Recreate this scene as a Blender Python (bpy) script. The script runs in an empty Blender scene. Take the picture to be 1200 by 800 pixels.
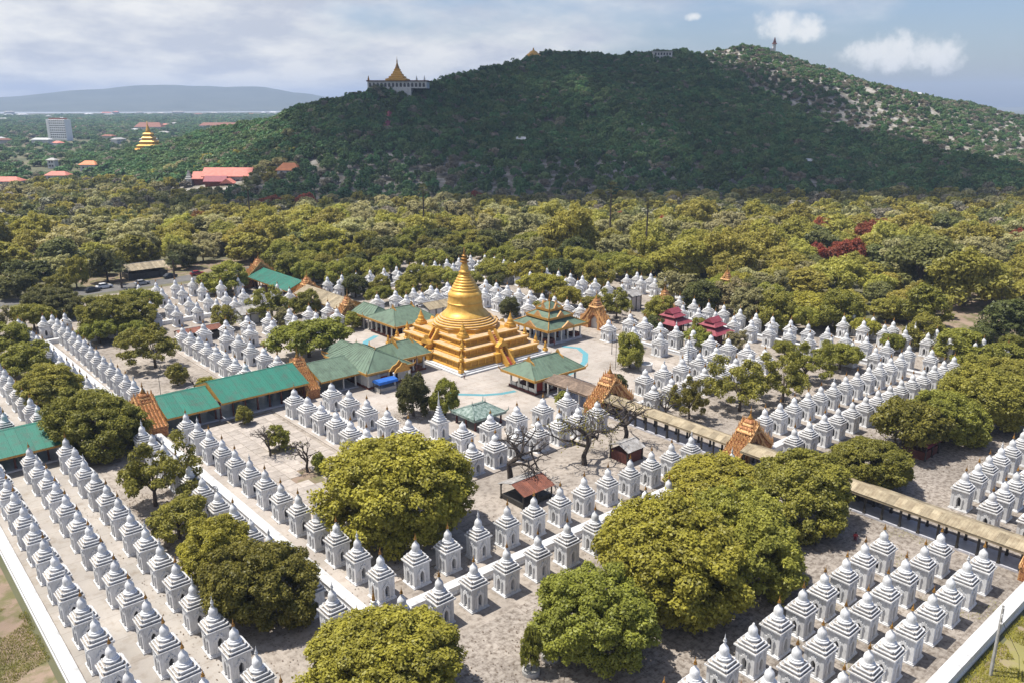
import bpy, math, random
import numpy as np
from mathutils import Vector, Matrix

rng = np.random.default_rng(7)
random.seed(7)
S = bpy.context.scene
COL = S.collection

# ------------------------------------------------------------------ camera
CAM_H = 60.0
cam_data = bpy.data.cameras.new("camera")
cam = bpy.data.objects.new("camera", cam_data)
COL.objects.link(cam)
cam_data.sensor_width = 36.0
cam_data.lens = 28.69
cam_data.clip_start = 0.5
cam_data.clip_end = 40000.0
_f = Vector((0.63174993, 0.723166, -0.27914686)).normalized()
_r = Vector((0.75310303, -0.65790259, 0.0)).normalized()
_u = _r.cross(_f).normalized()
cam.matrix_world = Matrix(((_r.x, _u.x, -_f.x, 0), (_r.y, _u.y, -_f.y, 0), (_r.z, _u.z, -_f.z, CAM_H), (0, 0, 0, 1)))
S.camera = cam

# ------------------------------------------------------------------ sun and sky
SUN_EL = math.radians(67.0)
SUN_AZ = Vector((-0.62, 0.785, 0)).normalized()
sun_dir = Vector((SUN_AZ.x * math.cos(SUN_EL), SUN_AZ.y * math.cos(SUN_EL), math.sin(SUN_EL)))
sd = bpy.data.lights.new("sun", 'SUN')
sd.energy = 5.0
sd.angle = math.radians(0.55)
sd.color = (1.0, 0.955, 0.88)
sun = bpy.data.objects.new("sun", sd)
COL.objects.link(sun)
sun.rotation_euler = (-sun_dir).to_track_quat('-Z', 'Y').to_euler()
sun.location = (0, 0, 900)

W = bpy.data.worlds.new("World")
S.world = W
W.use_nodes = True
nt = W.node_tree
nt.nodes.clear()
def wn(t, **k):
    n = nt.nodes.new(t)
    for a, b in k.items():
        setattr(n, a, b)
    return n
def wl(a, b): nt.links.new(a, b)
def wmath(op, a, b=None, c=None, clamp=False):
    n = wn('ShaderNodeMath', operation=op); n.use_clamp = clamp
    for i, x in enumerate((a, b, c)):
        if x is None: continue
        if isinstance(x, (int, float)): n.inputs[i].default_value = x
        else: wl(x, n.inputs[i])
    return n.outputs[0]
sky = wn('ShaderNodeTexSky', sky_type='NISHITA', sun_disc=False)
sky.sun_elevation = SUN_EL
sky.sun_rotation = math.atan2(SUN_AZ.x, SUN_AZ.y)
sky.altitude = 80; sky.air_density = 1.15; sky.dust_density = 1.2; sky.ozone_density = 1.3
tc = wn('ShaderNodeTexCoord')
sep = wn('ShaderNodeSeparateXYZ'); wl(tc.outputs['Generated'], sep.inputs[0])
zc = wmath('MAXIMUM', sep.outputs[2], 0.0)
den = wmath('ADD', zc, 0.26)
cx = wmath('DIVIDE', sep.outputs[0], den); cy = wmath('DIVIDE', sep.outputs[1], den)
cmb = wn('ShaderNodeCombineXYZ'); wl(cx, cmb.inputs[0]); wl(cy, cmb.inputs[1])
n1 = wn('ShaderNodeTexNoise'); n1.inputs['Scale'].default_value = 0.9; n1.inputs['Detail'].default_value = 7; n1.inputs['Roughness'].default_value = 0.55
mp = wn('ShaderNodeMapping'); mp.inputs['Location'].default_value = (3.1, 1.7, 0); wl(cmb.outputs[0], mp.inputs[0]); wl(mp.outputs[0], n1.inputs['Vector'])
# more cloud on the left-hand (+Y) side of the sky, clearing to the right (+X)
dot = wn('ShaderNodeVectorMath', operation='DOT_PRODUCT'); wl(tc.outputs['Generated'], dot.inputs[0]); dot.inputs[1].default_value = tuple(_r)
side = wmath('MULTIPLY', dot.outputs['Value'], -0.42)
band = wmath('ADD', n1.outputs['Fac'], side)
cover = wn('ShaderNodeMapRange'); cover.inputs[1].default_value = 0.37; cover.inputs[2].default_value = 0.58; wl(band, cover.inputs[0]); cover.clamp = True
cover.interpolation_type = 'SMOOTHSTEP'
# brightness of the cloud sheet (lit tops and grey bellies)
n2 = wn('ShaderNodeTexNoise'); n2.inputs['Scale'].default_value = 2.6; n2.inputs['Detail'].default_value = 8; n2.inputs['Roughness'].default_value = 0.6
mp2 = wn('ShaderNodeMapping'); mp2.inputs['Location'].default_value = (9.4, 4.2, 0); wl(cmb.outputs[0], mp2.inputs[0]); wl(mp2.outputs[0], n2.inputs['Vector'])
cr = wn('ShaderNodeValToRGB')
cr.color_ramp.elements[0].position = 0.40; cr.color_ramp.elements[0].color = (5.7, 6.0, 6.8, 1)
cr.color_ramp.elements[1].position = 0.60; cr.color_ramp.elements[1].color = (9.0, 8.9, 8.7, 1)
wl(n2.outputs['Fac'], cr.inputs[0])
# a few heaped fair-weather clouds low over the hill: (direction, half width, half height)
def heap(d, wx, wz, seed):
    d = Vector(d).normalized()
    rx = Vector((d.y, -d.x, 0)).normalized(); uz = rx.cross(d)
    a = wn('ShaderNodeVectorMath', operation='DOT_PRODUCT'); wl(tc.outputs['Generated'], a.inputs[0]); a.inputs[1].default_value = tuple(rx / wx)
    b = wn('ShaderNodeVectorMath', operation='DOT_PRODUCT'); wl(tc.outputs['Generated'], b.inputs[0]); b.inputs[1].default_value = tuple(uz / wz)
    c = wn('ShaderNodeVectorMath', operation='DOT_PRODUCT'); wl(tc.outputs['Generated'], c.inputs[0]); c.inputs[1].default_value = tuple(d)
    r2 = wmath('ADD', wmath('MULTIPLY', a.outputs['Value'], a.outputs['Value']), wmath('MULTIPLY', b.outputs['Value'], b.outputs['Value']))
    front = wmath('GREATER_THAN', c.outputs['Value'], 0.3)
    n = wn('ShaderNodeTexNoise'); n.inputs['Scale'].default_value = 26.0; n.inputs['Detail'].default_value = 9; n.inputs['Roughness'].default_value = 0.62
    m = wn('ShaderNodeMapping'); m.inputs['Location'].default_value = (seed, seed * .7, 0); wl(tc.outputs['Generated'], m.inputs[0]); wl(m.outputs[0], n.inputs['Vector'])
    k = wmath('SUBTRACT', 1.0, r2)
    k = wmath('ADD', k, wmath('MULTIPLY', wmath('SUBTRACT', n.outputs['Fac'], 0.5), 3.4))
    s = wn('ShaderNodeMapRange'); s.inputs[1].default_value = 0.0; s.inputs[2].default_value = 0.95; s.clamp = True; s.interpolation_type = 'SMOOTHSTEP'; wl(k, s.inputs[0])
    return wmath('MULTIPLY', s.outputs[0], front)
def dir_of(px, py):
    x, y = (px - 600) / 956.3, (400 - py) / 956.3
    return _f + _r * x + _u * y
H1 = heap(dir_of(1062, 62), 0.070, 0.026, 1.3)
H2 = heap(dir_of(930, 30), 0.045, 0.020, 5.1)
H3 = heap(dir_of(813, 20), 0.012, 0.006, 8.8)
hm = wmath('MAXIMUM', wmath('MAXIMUM', H1, H2), H3)
tint = wn('ShaderNodeMix', data_type='RGBA', blend_type='MULTIPLY'); tint.inputs[0].default_value = 1.0; wl(sky.outputs[0], tint.inputs[6]); tint.inputs[7].default_value = (0.90, 0.98, 1.22, 1)
mixc = wn('ShaderNodeMix', data_type='RGBA'); wl(wmath('MULTIPLY', cover.outputs[0], 0.93), mixc.inputs[0]); wl(tint.outputs[2], mixc.inputs[6]); wl(cr.outputs[0], mixc.inputs[7])
mixh = wn('ShaderNodeMix', data_type='RGBA'); wl(wmath('MULTIPLY', hm, 0.72), mixh.inputs[0]); wl(mixc.outputs[2], mixh.inputs[6]); mixh.inputs[7].default_value = (10.2, 10.0, 9.6, 1)
bg = wn('ShaderNodeBackground'); bg.inputs['Strength'].default_value = 0.080
wl(mixh.outputs[2], bg.inputs[0])
wo = wn('ShaderNodeOutputWorld'); wl(bg.outputs[0], wo.inputs[0])

S.view_settings.view_transform = 'Standard'
S.view_settings.look = 'None'
S.view_settings.exposure = 0.45
S.view_settings.gamma = 1.0
S.view_settings.use_curve_mapping = False
S.render.engine = 'CYCLES'
S.cycles.use_denoising = True
S.cycles.max_bounces = 6
S.cycles.diffuse_bounces = 3
S.cycles.glossy_bounces = 2
S.cycles.transmission_bounces = 3
S.cycles.volume_bounces = 0
S.cycles.transparent_max_bounces = 12
S.cycles.caustics_reflective = False
S.cycles.caustics_refractive = False

# ------------------------------------------------------------------ materials
def new_mat(name):
    m = bpy.data.materials.new(name)
    m.use_nodes = True
    t = m.node_tree
    b = t.nodes['Principled BSDF']
    return m, t, b
def pmat(name, c1, c2=None, scale=2.0, rough=0.8, metal=0.0, bump=0.0, rnd=0.12, detail=5.0, lo=0.35, hi=0.65, streak=None, spec=0.3, bscale=None):
    """noise mix of two colours, brightness varied per object, optional vertical streaking and bump"""
    m, t, b = new_mat(name)
    N = t.nodes; L = t.links.new
    b.inputs['Roughness'].default_value = rough
    b.inputs['Metallic'].default_value = metal
    b.inputs['Specular IOR Level'].default_value = spec
    if c2 is None: c2 = tuple(x * 0.72 for x in c1)
    co = N.new('ShaderNodeTexCoord')
    oi = N.new('ShaderNodeObjectInfo')
    mp = N.new('ShaderNodeMapping')
    if streak: mp.inputs['Scale'].default_value = streak
    addv = N.new('ShaderNodeVectorMath'); addv.operation = 'ADD'
    cmb = N.new('ShaderNodeCombineXYZ')
    mul = N.new('ShaderNodeMath'); mul.operation = 'MULTIPLY'; mul.inputs[1].default_value = 53.0
    L(oi.outputs['Random'], mul.inputs[0]); L(mul.outputs[0], cmb.inputs[0]); L(mul.outputs[0], cmb.inputs[1])
    L(co.outputs['Object'], mp.inputs[0]); L(mp.outputs[0], addv.inputs[0]); L(cmb.outputs[0], addv.inputs[1])
    n = N.new('ShaderNodeTexNoise'); n.inputs['Scale'].default_value = scale; n.inputs['Detail'].default_value = detail; n.inputs['Roughness'].default_value = 0.62
    L(addv.outputs[0], n.inputs['Vector'])
    mr = N.new('ShaderNodeMapRange'); mr.inputs[1].default_value = lo; mr.inputs[2].default_value = hi; L(n.outputs['Fac'], mr.inputs[0])
    mx = N.new('ShaderNodeMix'); mx.data_type = 'RGBA'
    mx.inputs[6].default_value = (*c2, 1); mx.inputs[7].default_value = (*c1, 1)
    L(mr.outputs[0], mx.inputs[0])
    hv = N.new('ShaderNodeHueSaturation')
    v = N.new('ShaderNodeMapRange'); v.inputs[3].default_value = 1 - rnd; v.inputs[4].default_value = 1 + rnd
    L(oi.outputs['Random'], v.inputs[0]); L(v.outputs[0], hv.inputs['Value'])
    L(mx.outputs[2], hv.inputs['Color']); L(hv.outputs[0], b.inputs['Base Color'])
    if bump:
        n3 = N.new('ShaderNodeTexNoise'); n3.inputs['Scale'].default_value = bscale or scale * 4; n3.inputs['Detail'].default_value = 6
        L(co.outputs['Object'], n3.inputs['Vector'])
        bp = N.new('ShaderNodeBump'); bp.inputs['Strength'].default_value = bump; bp.inputs['Distance'].default_value = 0.05
        L(n3.outputs['Fac'], bp.inputs['Height']); L(bp.outputs[0], b.inputs['Normal'])
    return m
def leafmat(name, c1, c2, rnd=0.25, hue=0.03, nscale=0.35, trans=0.34):
    m, t, b = new_mat(name)
    N = t.nodes; L = t.links.new
    N.remove(b)
    co = N.new('ShaderNodeTexCoord'); oi = N.new('ShaderNodeObjectInfo')
    n = N.new('ShaderNodeTexNoise'); n.inputs['Scale'].default_value = nscale; n.inputs['Detail'].default_value = 4
    L(co.outputs['Object'], n.inputs['Vector'])
    nf = N.new('ShaderNodeTexNoise'); nf.inputs['Scale'].default_value = nscale * 7; nf.inputs['Detail'].default_value = 3; L(co.outputs['Object'], nf.inputs['Vector'])
    av = N.new('ShaderNodeMix'); av.inputs[0].default_value = 0.5; L(n.outputs['Fac'], av.inputs[2]); L(nf.outputs['Fac'], av.inputs[3])
    mr = N.new('ShaderNodeMapRange'); mr.inputs[1].default_value = 0.38; mr.inputs[2].default_value = 0.60; L(av.outputs[0], mr.inputs[0])
    mx = N.new('ShaderNodeMix'); mx.data_type = 'RGBA'
    mx.inputs[6].default_value = (*c2, 1); mx.inputs[7].default_value = (*c1, 1); L(mr.outputs[0], mx.inputs[0])
    hv = N.new('ShaderNodeHueSaturation')
    v = N.new('ShaderNodeMapRange'); v.inputs[3].default_value = 1 - rnd; v.inputs[4].default_value = 1 + rnd; L(oi.outputs['Random'], v.inputs[0])
    fr = N.new('ShaderNodeMath'); fr.operation = 'MULTIPLY'; fr.inputs[1].default_value = 7.31; L(oi.outputs['Random'], fr.inputs[0])
    fr2 = N.new('ShaderNodeMath'); fr2.operation = 'FRACT'; L(fr.outputs[0], fr2.inputs[0])
    h = N.new('ShaderNodeMapRange'); h.inputs[3].default_value = 0.5 - hue; h.inputs[4].default_value = 0.5 + hue; L(fr2.outputs[0], h.inputs[0])
    L(h.outputs[0], hv.inputs['Hue']); L(v.outputs[0], hv.inputs['Value']); L(mx.outputs[2], hv.inputs['Color'])
    d = N.new('ShaderNodeBsdfDiffuse'); tr = N.new('ShaderNodeBsdfTranslucent'); ms = N.new('ShaderNodeMixShader'); ms.inputs[0].default_value = trans
    gl = N.new('ShaderNodeBsdfGlossy'); gl.inputs['Roughness'].default_value = 0.45; gl.inputs[0].default_value = (0.9, 0.95, 1, 1)
    ms2 = N.new('ShaderNodeMixShader'); ms2.inputs[0].default_value = 0.012
    L(hv.outputs[0], d.inputs[0]); L(hv.outputs[0], tr.inputs[0]); L(d.outputs[0], ms.inputs[1]); L(tr.outputs[0], ms.inputs[2])
    L(ms.outputs[0], ms2.inputs[1]); L(gl.outputs[0], ms2.inputs[2])
    L(ms2.outputs[0], N['Material Output'].inputs[0])
    return m

M = {}
M['lime'] = pmat('limewash', (0.68, 0.68, 0.685), (0.50, 0.505, 0.51), scale=2.6, rough=0.85, bump=0.2, rnd=0.12, streak=(2.2, 2.2, 0.5), lo=0.28, hi=0.56, detail=9)
M['lime_dirty'] = pmat('weathered_limewash', (0.55, 0.52, 0.48), (0.17, 0.14, 0.115), scale=2.2, rough=0.9, bump=0.3, rnd=0.2, lo=0.36, hi=0.66, detail=8)
M['white'] = pmat('white_paint', (0.57, 0.57, 0.57), (0.38, 0.37, 0.36), scale=0.8, rough=0.7, rnd=0.05, lo=0.30, hi=0.47, detail=8)
def mould(m, c=(0.25, 0.25, 0.24), lo=0.56, hi=0.74, amt=0.75, sc=1.3, st=(1.5, 1.5, 0.45)):
    t = m.node_tree; N = t.nodes; L = t.links.new; bs = N['Principled BSDF']
    src = bs.inputs['Base Color'].links[0].from_socket
    co = N.new('ShaderNodeTexCoord'); oi = N.new('ShaderNodeObjectInfo'); ml = N.new('ShaderNodeMath'); ml.operation = 'MULTIPLY'; ml.inputs[1].default_value = 97.0; L(oi.outputs['Random'], ml.inputs[0])
    cb = N.new('ShaderNodeCombineXYZ'); L(ml.outputs[0], cb.inputs[0]); L(ml.outputs[0], cb.inputs[2])
    mp = N.new('ShaderNodeMapping'); mp.inputs['Scale'].default_value = st; L(co.outputs['Object'], mp.inputs[0])
    ad = N.new('ShaderNodeVectorMath'); L(mp.outputs[0], ad.inputs[0]); L(cb.outputs[0], ad.inputs[1])
    n = N.new('ShaderNodeTexNoise'); n.inputs['Scale'].default_value = sc; n.inputs['Detail'].default_value = 9; n.inputs['Roughness'].default_value = .7; L(ad.outputs[0], n.inputs['Vector'])
    mr = N.new('ShaderNodeMapRange'); mr.inputs[1].default_value = lo; mr.inputs[2].default_value = hi; mr.inputs[4].default_value = amt; L(n.outputs['Fac'], mr.inputs[0])
    mx = N.new('ShaderNodeMix'); mx.data_type = 'RGBA'; mx.inputs[7].default_value = (*c, 1); L(mr.outputs[0], mx.inputs[0]); L(src, mx.inputs[6]); L(mx.outputs[2], bs.inputs['Base Color'])
mould(M['lime']); mould(M['white'], lo=.50, hi=.74, amt=.6, sc=.6, st=(1, 1, .6))
M['tower_white'] = pmat('bright_white_render', (0.86, 0.86, 0.86), (0.78, 0.78, 0.78), scale=.1, rnd=.02)
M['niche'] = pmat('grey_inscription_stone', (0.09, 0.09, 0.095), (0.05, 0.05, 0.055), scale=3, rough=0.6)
M['gold'] = pmat('gold_leaf', (0.67, 0.38, 0.075), (0.50, 0.255, 0.04), scale=0.9, rough=0.46, metal=0.22, rnd=0.05, lo=0.3, hi=0.6, detail=8, bump=0.08)
M['gold_bright'] = pmat('bright_gold_leaf', (0.74, 0.45, 0.11), (0.57, 0.315, 0.058), scale=0.7, rough=0.42, metal=0.3, rnd=0.03, bump=0.05)
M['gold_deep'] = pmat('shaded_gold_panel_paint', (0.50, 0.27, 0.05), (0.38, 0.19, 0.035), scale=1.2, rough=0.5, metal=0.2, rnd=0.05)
M['gold_ledge'] = pmat('dusty_gold_ledge', (0.56, 0.40, 0.25), (0.42, 0.27, 0.13), scale=1.1, rough=0.8, rnd=0.05)
M['finial'] = pmat('tarnished_gilt', (0.50, 0.27, 0.06), (0.22, 0.10, 0.03), scale=4, rough=0.45, metal=0.4, rnd=0.3)
M['carved'] = pmat('carved_gilt_teak', (0.68, 0.42, 0.18), (0.36, 0.14, 0.05), scale=6.5, rough=0.55, metal=0.1, rnd=0.08, bump=1.0, bscale=7, lo=0.36, hi=0.58)
M['carved_dark'] = pmat('red_lacquered_teak', (0.22, 0.06, 0.03), (0.10, 0.03, 0.02), scale=3, rough=0.6, bump=0.6)
M['carved_field'] = pmat('faded_carved_teak', (0.50, 0.25, 0.10), (0.20, 0.06, 0.03), scale=5.5, rough=0.7, bump=1.0, bscale=7, lo=0.40, hi=0.58)
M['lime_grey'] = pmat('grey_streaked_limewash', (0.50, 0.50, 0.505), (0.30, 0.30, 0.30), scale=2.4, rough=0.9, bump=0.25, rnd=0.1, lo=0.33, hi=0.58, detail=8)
M['red_runner'] = pmat('red_runner', (0.36, 0.05, 0.035), (0.26, 0.04, 0.03), scale=3)
M['teal_roof'] = pmat('teal_sheet_roof', (0.028, 0.165, 0.118), (0.060, 0.115, 0.088), scale=0.55, rough=0.5, rnd=0.10, detail=9, lo=0.30, hi=0.52)
M['green_roof'] = pmat('faded_green_roof', (0.112, 0.165, 0.116), (0.070, 0.098, 0.070), scale=0.6, rough=0.6, rnd=0.08, detail=9, lo=0.30, hi=0.54)
M['tan_roof'] = pmat('tan_sheet_roof', (0.37, 0.31, 0.21), (0.23, 0.18, 0.115), scale=0.8, rough=0.65, rnd=0.24, detail=9)
M['brown_roof'] = pmat('weathered_board_roof', (0.26, 0.19, 0.14), (0.14, 0.10, 0.075), scale=1.4, rough=0.8, rnd=0.25, detail=7)
M['rust_roof'] = pmat('rusty_sheet_roof', (0.25, 0.095, 0.06), (0.16, 0.065, 0.045), scale=1.2, rough=0.7, rnd=0.2, detail=7)
M['grey_roof'] = pmat('grey_tin_roof', (0.42, 0.41, 0.40), (0.24, 0.22, 0.20), scale=1.3, rough=0.6, rnd=0.15, detail=7)
M['pink_roof'] = pmat('pink_tile_roof', (0.62, 0.22, 0.17), (0.48, 0.17, 0.13), scale=0.4, rough=0.7, rnd=0.06)
M['orange_roof'] = pmat('orange_tile_roof', (0.68, 0.26, 0.12), (0.55, 0.2, 0.09), scale=0.4, rough=0.7, rnd=0.06)
M['maroon_roof'] = pmat('maroon_roof', (0.27, 0.055, 0.075), (0.19, 0.04, 0.05), scale=0.9, rough=0.6, rnd=0.06)
M['fascia'] = pmat('gilt_fascia', (0.52, 0.30, 0.075), (0.38, 0.19, 0.04), scale=2.2, rough=0.5, metal=0.2, rnd=0.08, bump=0.4)
M['post_white'] = pmat('white_post', (0.74, 0.73, 0.70), (0.55, 0.54, 0.5), scale=1.5)
M['post_red'] = pmat('red_brown_post', (0.13, 0.045, 0.035), (0.08, 0.03, 0.025), scale=2)
M['dark_steel'] = pmat('dark_steel', (0.06, 0.055, 0.05), (0.035, 0.033, 0.03), scale=2, rough=0.6)
M['floor'] = pmat('tiled_floor', (0.50, 0.50, 0.54), (0.38, 0.38, 0.42), scale=1.2, rough=0.35)
M['reflection_blue'] = pmat('painted_blue_reflection', (0.16, 0.22, 0.42), (0.10, 0.14, 0.30), scale=0.8, rough=0.2, spec=0.5)  # blue colour stands in for reflections on the corridor floors
M['turquoise'] = pmat('turquoise_walkway_mat', (0.09, 0.29, 0.34), (0.11, 0.25, 0.29), scale=1.2, rough=0.8)
M['blue_tarp'] = pmat('blue_tarpaulin', (0.03, 0.14, 0.50), (0.02, 0.10, 0.36), scale=1.0, rough=0.5)
M['slab'] = pmat('stone_paving_slab', (0.43, 0.38, 0.335), (0.31, 0.27, 0.235), scale=0.8, rough=0.9, rnd=0.14, bump=0.2, detail=8)
M['bark'] = pmat('tree_bark', (0.12, 0.095, 0.075), (0.06, 0.045, 0.035), scale=3, rough=0.95, bump=0.6, streak=(1, 1, 0.3))
M['bare_bark'] = pmat('grey_bare_bark', (0.085, 0.07, 0.06), (0.05, 0.04, 0.035), scale=3, rough=0.95, bump=0.5)
M['concrete'] = pmat('concrete', (0.42, 0.41, 0.39), (0.30, 0.29, 0.27), scale=1.5, rough=0.9, bump=0.2)
M['window'] = pmat('dark_window', (0.04, 0.045, 0.055), (0.03, 0.03, 0.04), scale=2, rough=0.25, spec=0.5)
M['skin'] = pmat('skin', (0.30, 0.16, 0.10), (0.27, 0.14, 0.09), scale=6)
M['hair'] = pmat('black_hair', (0.012, 0.010, 0.010), (0.02, 0.016, 0.014), scale=8)
M['leaf_olive'] = leafmat('olive_leaves', (0.335, 0.310, 0.056), (0.150, 0.146, 0.030), rnd=0.26, hue=0.014)
M['leaf_gold'] = leafmat('golden_olive_leaves', (0.455, 0.410, 0.060), (0.195, 0.178, 0.032), rnd=0.12, hue=0.008)
M['leaf_green'] = leafmat('yellow_green_leaves', (0.350, 0.345, 0.056), (0.172, 0.174, 0.032), rnd=0.18, hue=0.012)
M['leaf_dark'] = leafmat('dark_green_leaves', (0.170, 0.172, 0.050), (0.085, 0.092, 0.030), rnd=0.22, hue=0.02)
M['leaf_pale'] = leafmat('pale_dusty_leaves', (0.330, 0.295, 0.135), (0.190, 0.170, 0.075), rnd=0.15, hue=0.015)
M['leaf_red'] = leafmat('red_flame_blossom', (0.380, 0.095, 0.050), (0.200, 0.075, 0.034), rnd=0.15, hue=0.01)
M['leaf_orange'] = leafmat('orange_blossom', (0.330, 0.150, 0.040), (0.190, 0.110, 0.030), rnd=0.15, hue=0.01)
M['leaf_forest'] = leafmat('forest_leaves', (0.150, 0.240, 0.085), (0.078, 0.138, 0.054), rnd=0.35, hue=0.035, nscale=0.6, trans=0.2)
M['leaf_forest2'] = leafmat('dusty_forest_leaves', (0.330, 0.300, 0.210), (0.200, 0.185, 0.125), rnd=0.30, hue=0.03, nscale=0.6, trans=0.2)
M['leaf_belt_green'] = leafmat('sunny_belt_leaves', (0.520, 0.480, 0.105), (0.270, 0.255, 0.055), rnd=0.16, hue=0.012, trans=0.42)
M['leaf_belt_olive'] = leafmat('olive_belt_leaves', (0.460, 0.405, 0.085), (0.230, 0.210, 0.045), rnd=0.18, hue=0.012, trans=0.42)
M['leaf_belt_pale'] = leafmat('pale_belt_leaves', (0.520, 0.480, 0.220), (0.280, 0.260, 0.115), rnd=0.15, hue=0.012, trans=0.40)
M['leaf_belt_dark'] = leafmat('dark_belt_leaves', (0.250, 0.250, 0.080), (0.120, 0.128, 0.042), rnd=0.2, hue=0.015, trans=0.38)
M['litter'] = pmat('fallen_leaves', (0.15, 0.10, 0.06), (0.09, 0.06, 0.04), scale=3, rough=.95)
M['palm'] = leafmat('palm_fronds', (0.120, 0.130, 0.055), (0.080, 0.085, 0.035), rnd=0.2)

# ------------------------------------------------------------------ mesh helpers
class MB:
    def __init__(s): s.v = []; s.f = []; s.m = []
    def quad(s, pts, mi=0):
        i = len(s.v); s.v += [tuple(p) for p in pts]; s.f.append(tuple(range(i, i + len(pts)))); s.m.append(mi)
    def box(s, x0, x1, y0, y1, z0, z1, mi=0, top=None):
        i = len(s.v)
        s.v += [(x0, y0, z0), (x1, y0, z0), (x1, y1, z0), (x0, y1, z0), (x0, y0, z1), (x1, y0, z1), (x1, y1, z1), (x0, y1, z1)]
        for k, q in enumerate(((3, 2, 1, 0), (4, 5, 6, 7), (0, 1, 5, 4), (1, 2, 6, 5), (2, 3, 7, 6), (3, 0, 4, 7))):
            s.f.append(tuple(i + a for a in q)); s.m.append(top if (top is not None and k == 1) else mi)
    def rings(s, rings, mi=0, cap=(True, True), flat=None, seg=None):
        """rings: list of equal-length point loops, lofted; flat: material for near-horizontal faces"""
        i = len(s.v); n = len(rings[0])
        for r in rings: s.v += [tuple(p) for p in r]
        for k in range(len(rings) - 1):
            dz = abs(rings[k][0][2] - rings[k + 1][0][2])
            for j in range(n):
                s.f.append((i + k * n + j, i + k * n + (j + 1) % n, i + (k + 1) * n + (j + 1) % n, i + (k + 1) * n + j))
                s.m.append(seg[k] if seg else (flat if (flat is not None and dz < 0.02) else mi))
        if cap[0]: s.f.append(tuple(i + j for j in reversed(range(n)))); s.m.append(mi)
        if cap[1]:
            k = len(rings) - 1
            s.f.append(tuple(i + k * n + j for j in range(n))); s.m.append(mi)
    def lathe(s, prof, n=12, cx=0, cy=0, mi=0, flat=None, ph=0.0, seg=None):
        s.rings([[(cx + r * math.cos(ph + 2 * math.pi * j / n), cy + r * math.sin(ph + 2 * math.pi * j / n), z) for j in range(n)] for r, z in prof], mi, flat=flat, seg=seg)
    def sq(s, prof, cx=0, cy=0, mi=0, red=0.0, flat=None, ratio=1.0, seg=None):
        """square loft with optional redented corners; prof: (half, z)"""
        R = []
        for h, z in prof:
            hx, hy = h, h * ratio
            if red:
                a = red * h
                L = []
                for sx, sy in ((1, -1), (1, 1), (-1, 1), (-1, -1)):
                    c1 = (sx * (hx - a), sy * hy) ; c2 = (sx * (hx - a), sy * (hy - a)); c3 = (sx * hx, sy * (hy - a))
                    L += ([c1, c2, c3] if sx * sy < 0 else [c3, c2, c1])
            else:
                L = [(hx, -hy), (hx, hy), (-hx, hy), (-hx, -hy)]
            R.append([(cx + x, cy + y, z) for x, y in L])
        s.rings(R, mi, flat=flat, seg=seg)
    def tube(s, p0, p1, r0, r1, n=6, mi=0, cap=True):
        p0 = Vector(p0); p1 = Vector(p1); d = (p1 - p0)
        if d.length < 1e-6: return
        d.normalize(); a = Vector((1, 0, 0)) if abs(d.x) < 0.8 else Vector((0, 1, 0))
        x = d.cross(a).normalized(); y = d.cross(x)
        s.rings([[tuple(p + x * (r * math.cos(t)) + y * (r * math.sin(t))) for t in (2 * math.pi * j / n for j in range(n))] for p, r in ((p0, r0), (p1, r1))], mi, cap=(cap, cap))
    def prism(s, poly, axis, a0, a1, mi=0):
        """extrude polygon [(a,z)] along 'x' or 'y' from a0 to a1"""
        def pt(a, z, t): return (t, a, z) if axis == 'x' else (a, t, z)
        i = len(s.v); n = len(poly)
        s.v += [pt(a, z, a0) for a, z in poly] + [pt(a, z, a1) for a, z in poly]
        s.f.append(tuple(range(i, i + n))); s.m.append(mi)
        s.f.append(tuple(reversed(range(i + n, i + 2 * n)))); s.m.append(mi)
        for j in range(n):
            s.f.append((i + j, i + n + j, i + n + (j + 1) % n, i + (j + 1) % n)); s.m.append(mi)
    def mesh(s, name, mats, smooth=False, fix=True):
        me = bpy.data.meshes.new(name)
        me.from_pydata(s.v, [], s.f)
        for k in (mats if isinstance(mats, (list, tuple)) else [mats]): me.materials.append(M[k])
        if any(s.m): me.polygons.foreach_set('material_index', s.m)
        if fix:
            import bmesh
            bm = bmesh.new(); bm.from_mesh(me)
            bmesh.ops.recalc_face_normals(bm, faces=bm.faces)
            bm.to_mesh(me); bm.free()
        if smooth:
            me.polygons.foreach_set('use_smooth', [True] * len(me.polygons))
        me.update()
        return me
def smooth_by_angle(me, deg=40):
    try: me.set_sharp_from_angle(angle=math.radians(deg))
    except Exception: pass
def O(name, data, parent=None, loc=(0, 0, 0), rz=0.0, scale=None):
    o = bpy.data.objects.new(name, data)
    COL.objects.link(o)
    o.location = loc
    if rz: o.rotation_euler = (0, 0, rz)
    if scale is not None: o.scale = (scale, scale, scale) if isinstance(scale, (int, float)) else scale
    if parent is not None: o.parent = parent
    return o
def tag(o, label, cat, group=None):
    o['label'] = label; o['category'] = cat
    if group: o['group'] = group
    return o
def thing(name, label, cat, loc=(0, 0, 0), rz=0.0, group=None, scale=None):
    return tag(O(name, None, None, loc, rz, scale), label, cat, group)
def struct(name, me, parent=None, loc=(0, 0, 0)):
    o = O(name, me, parent, loc)
    if parent is None: o['kind'] = 'structure'
    return o
def stuff(name, me, label, parent=None):
    o = O(name, me, parent); o['kind'] = 'stuff'
    if parent is None: o['label'] = label
    return o
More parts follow.
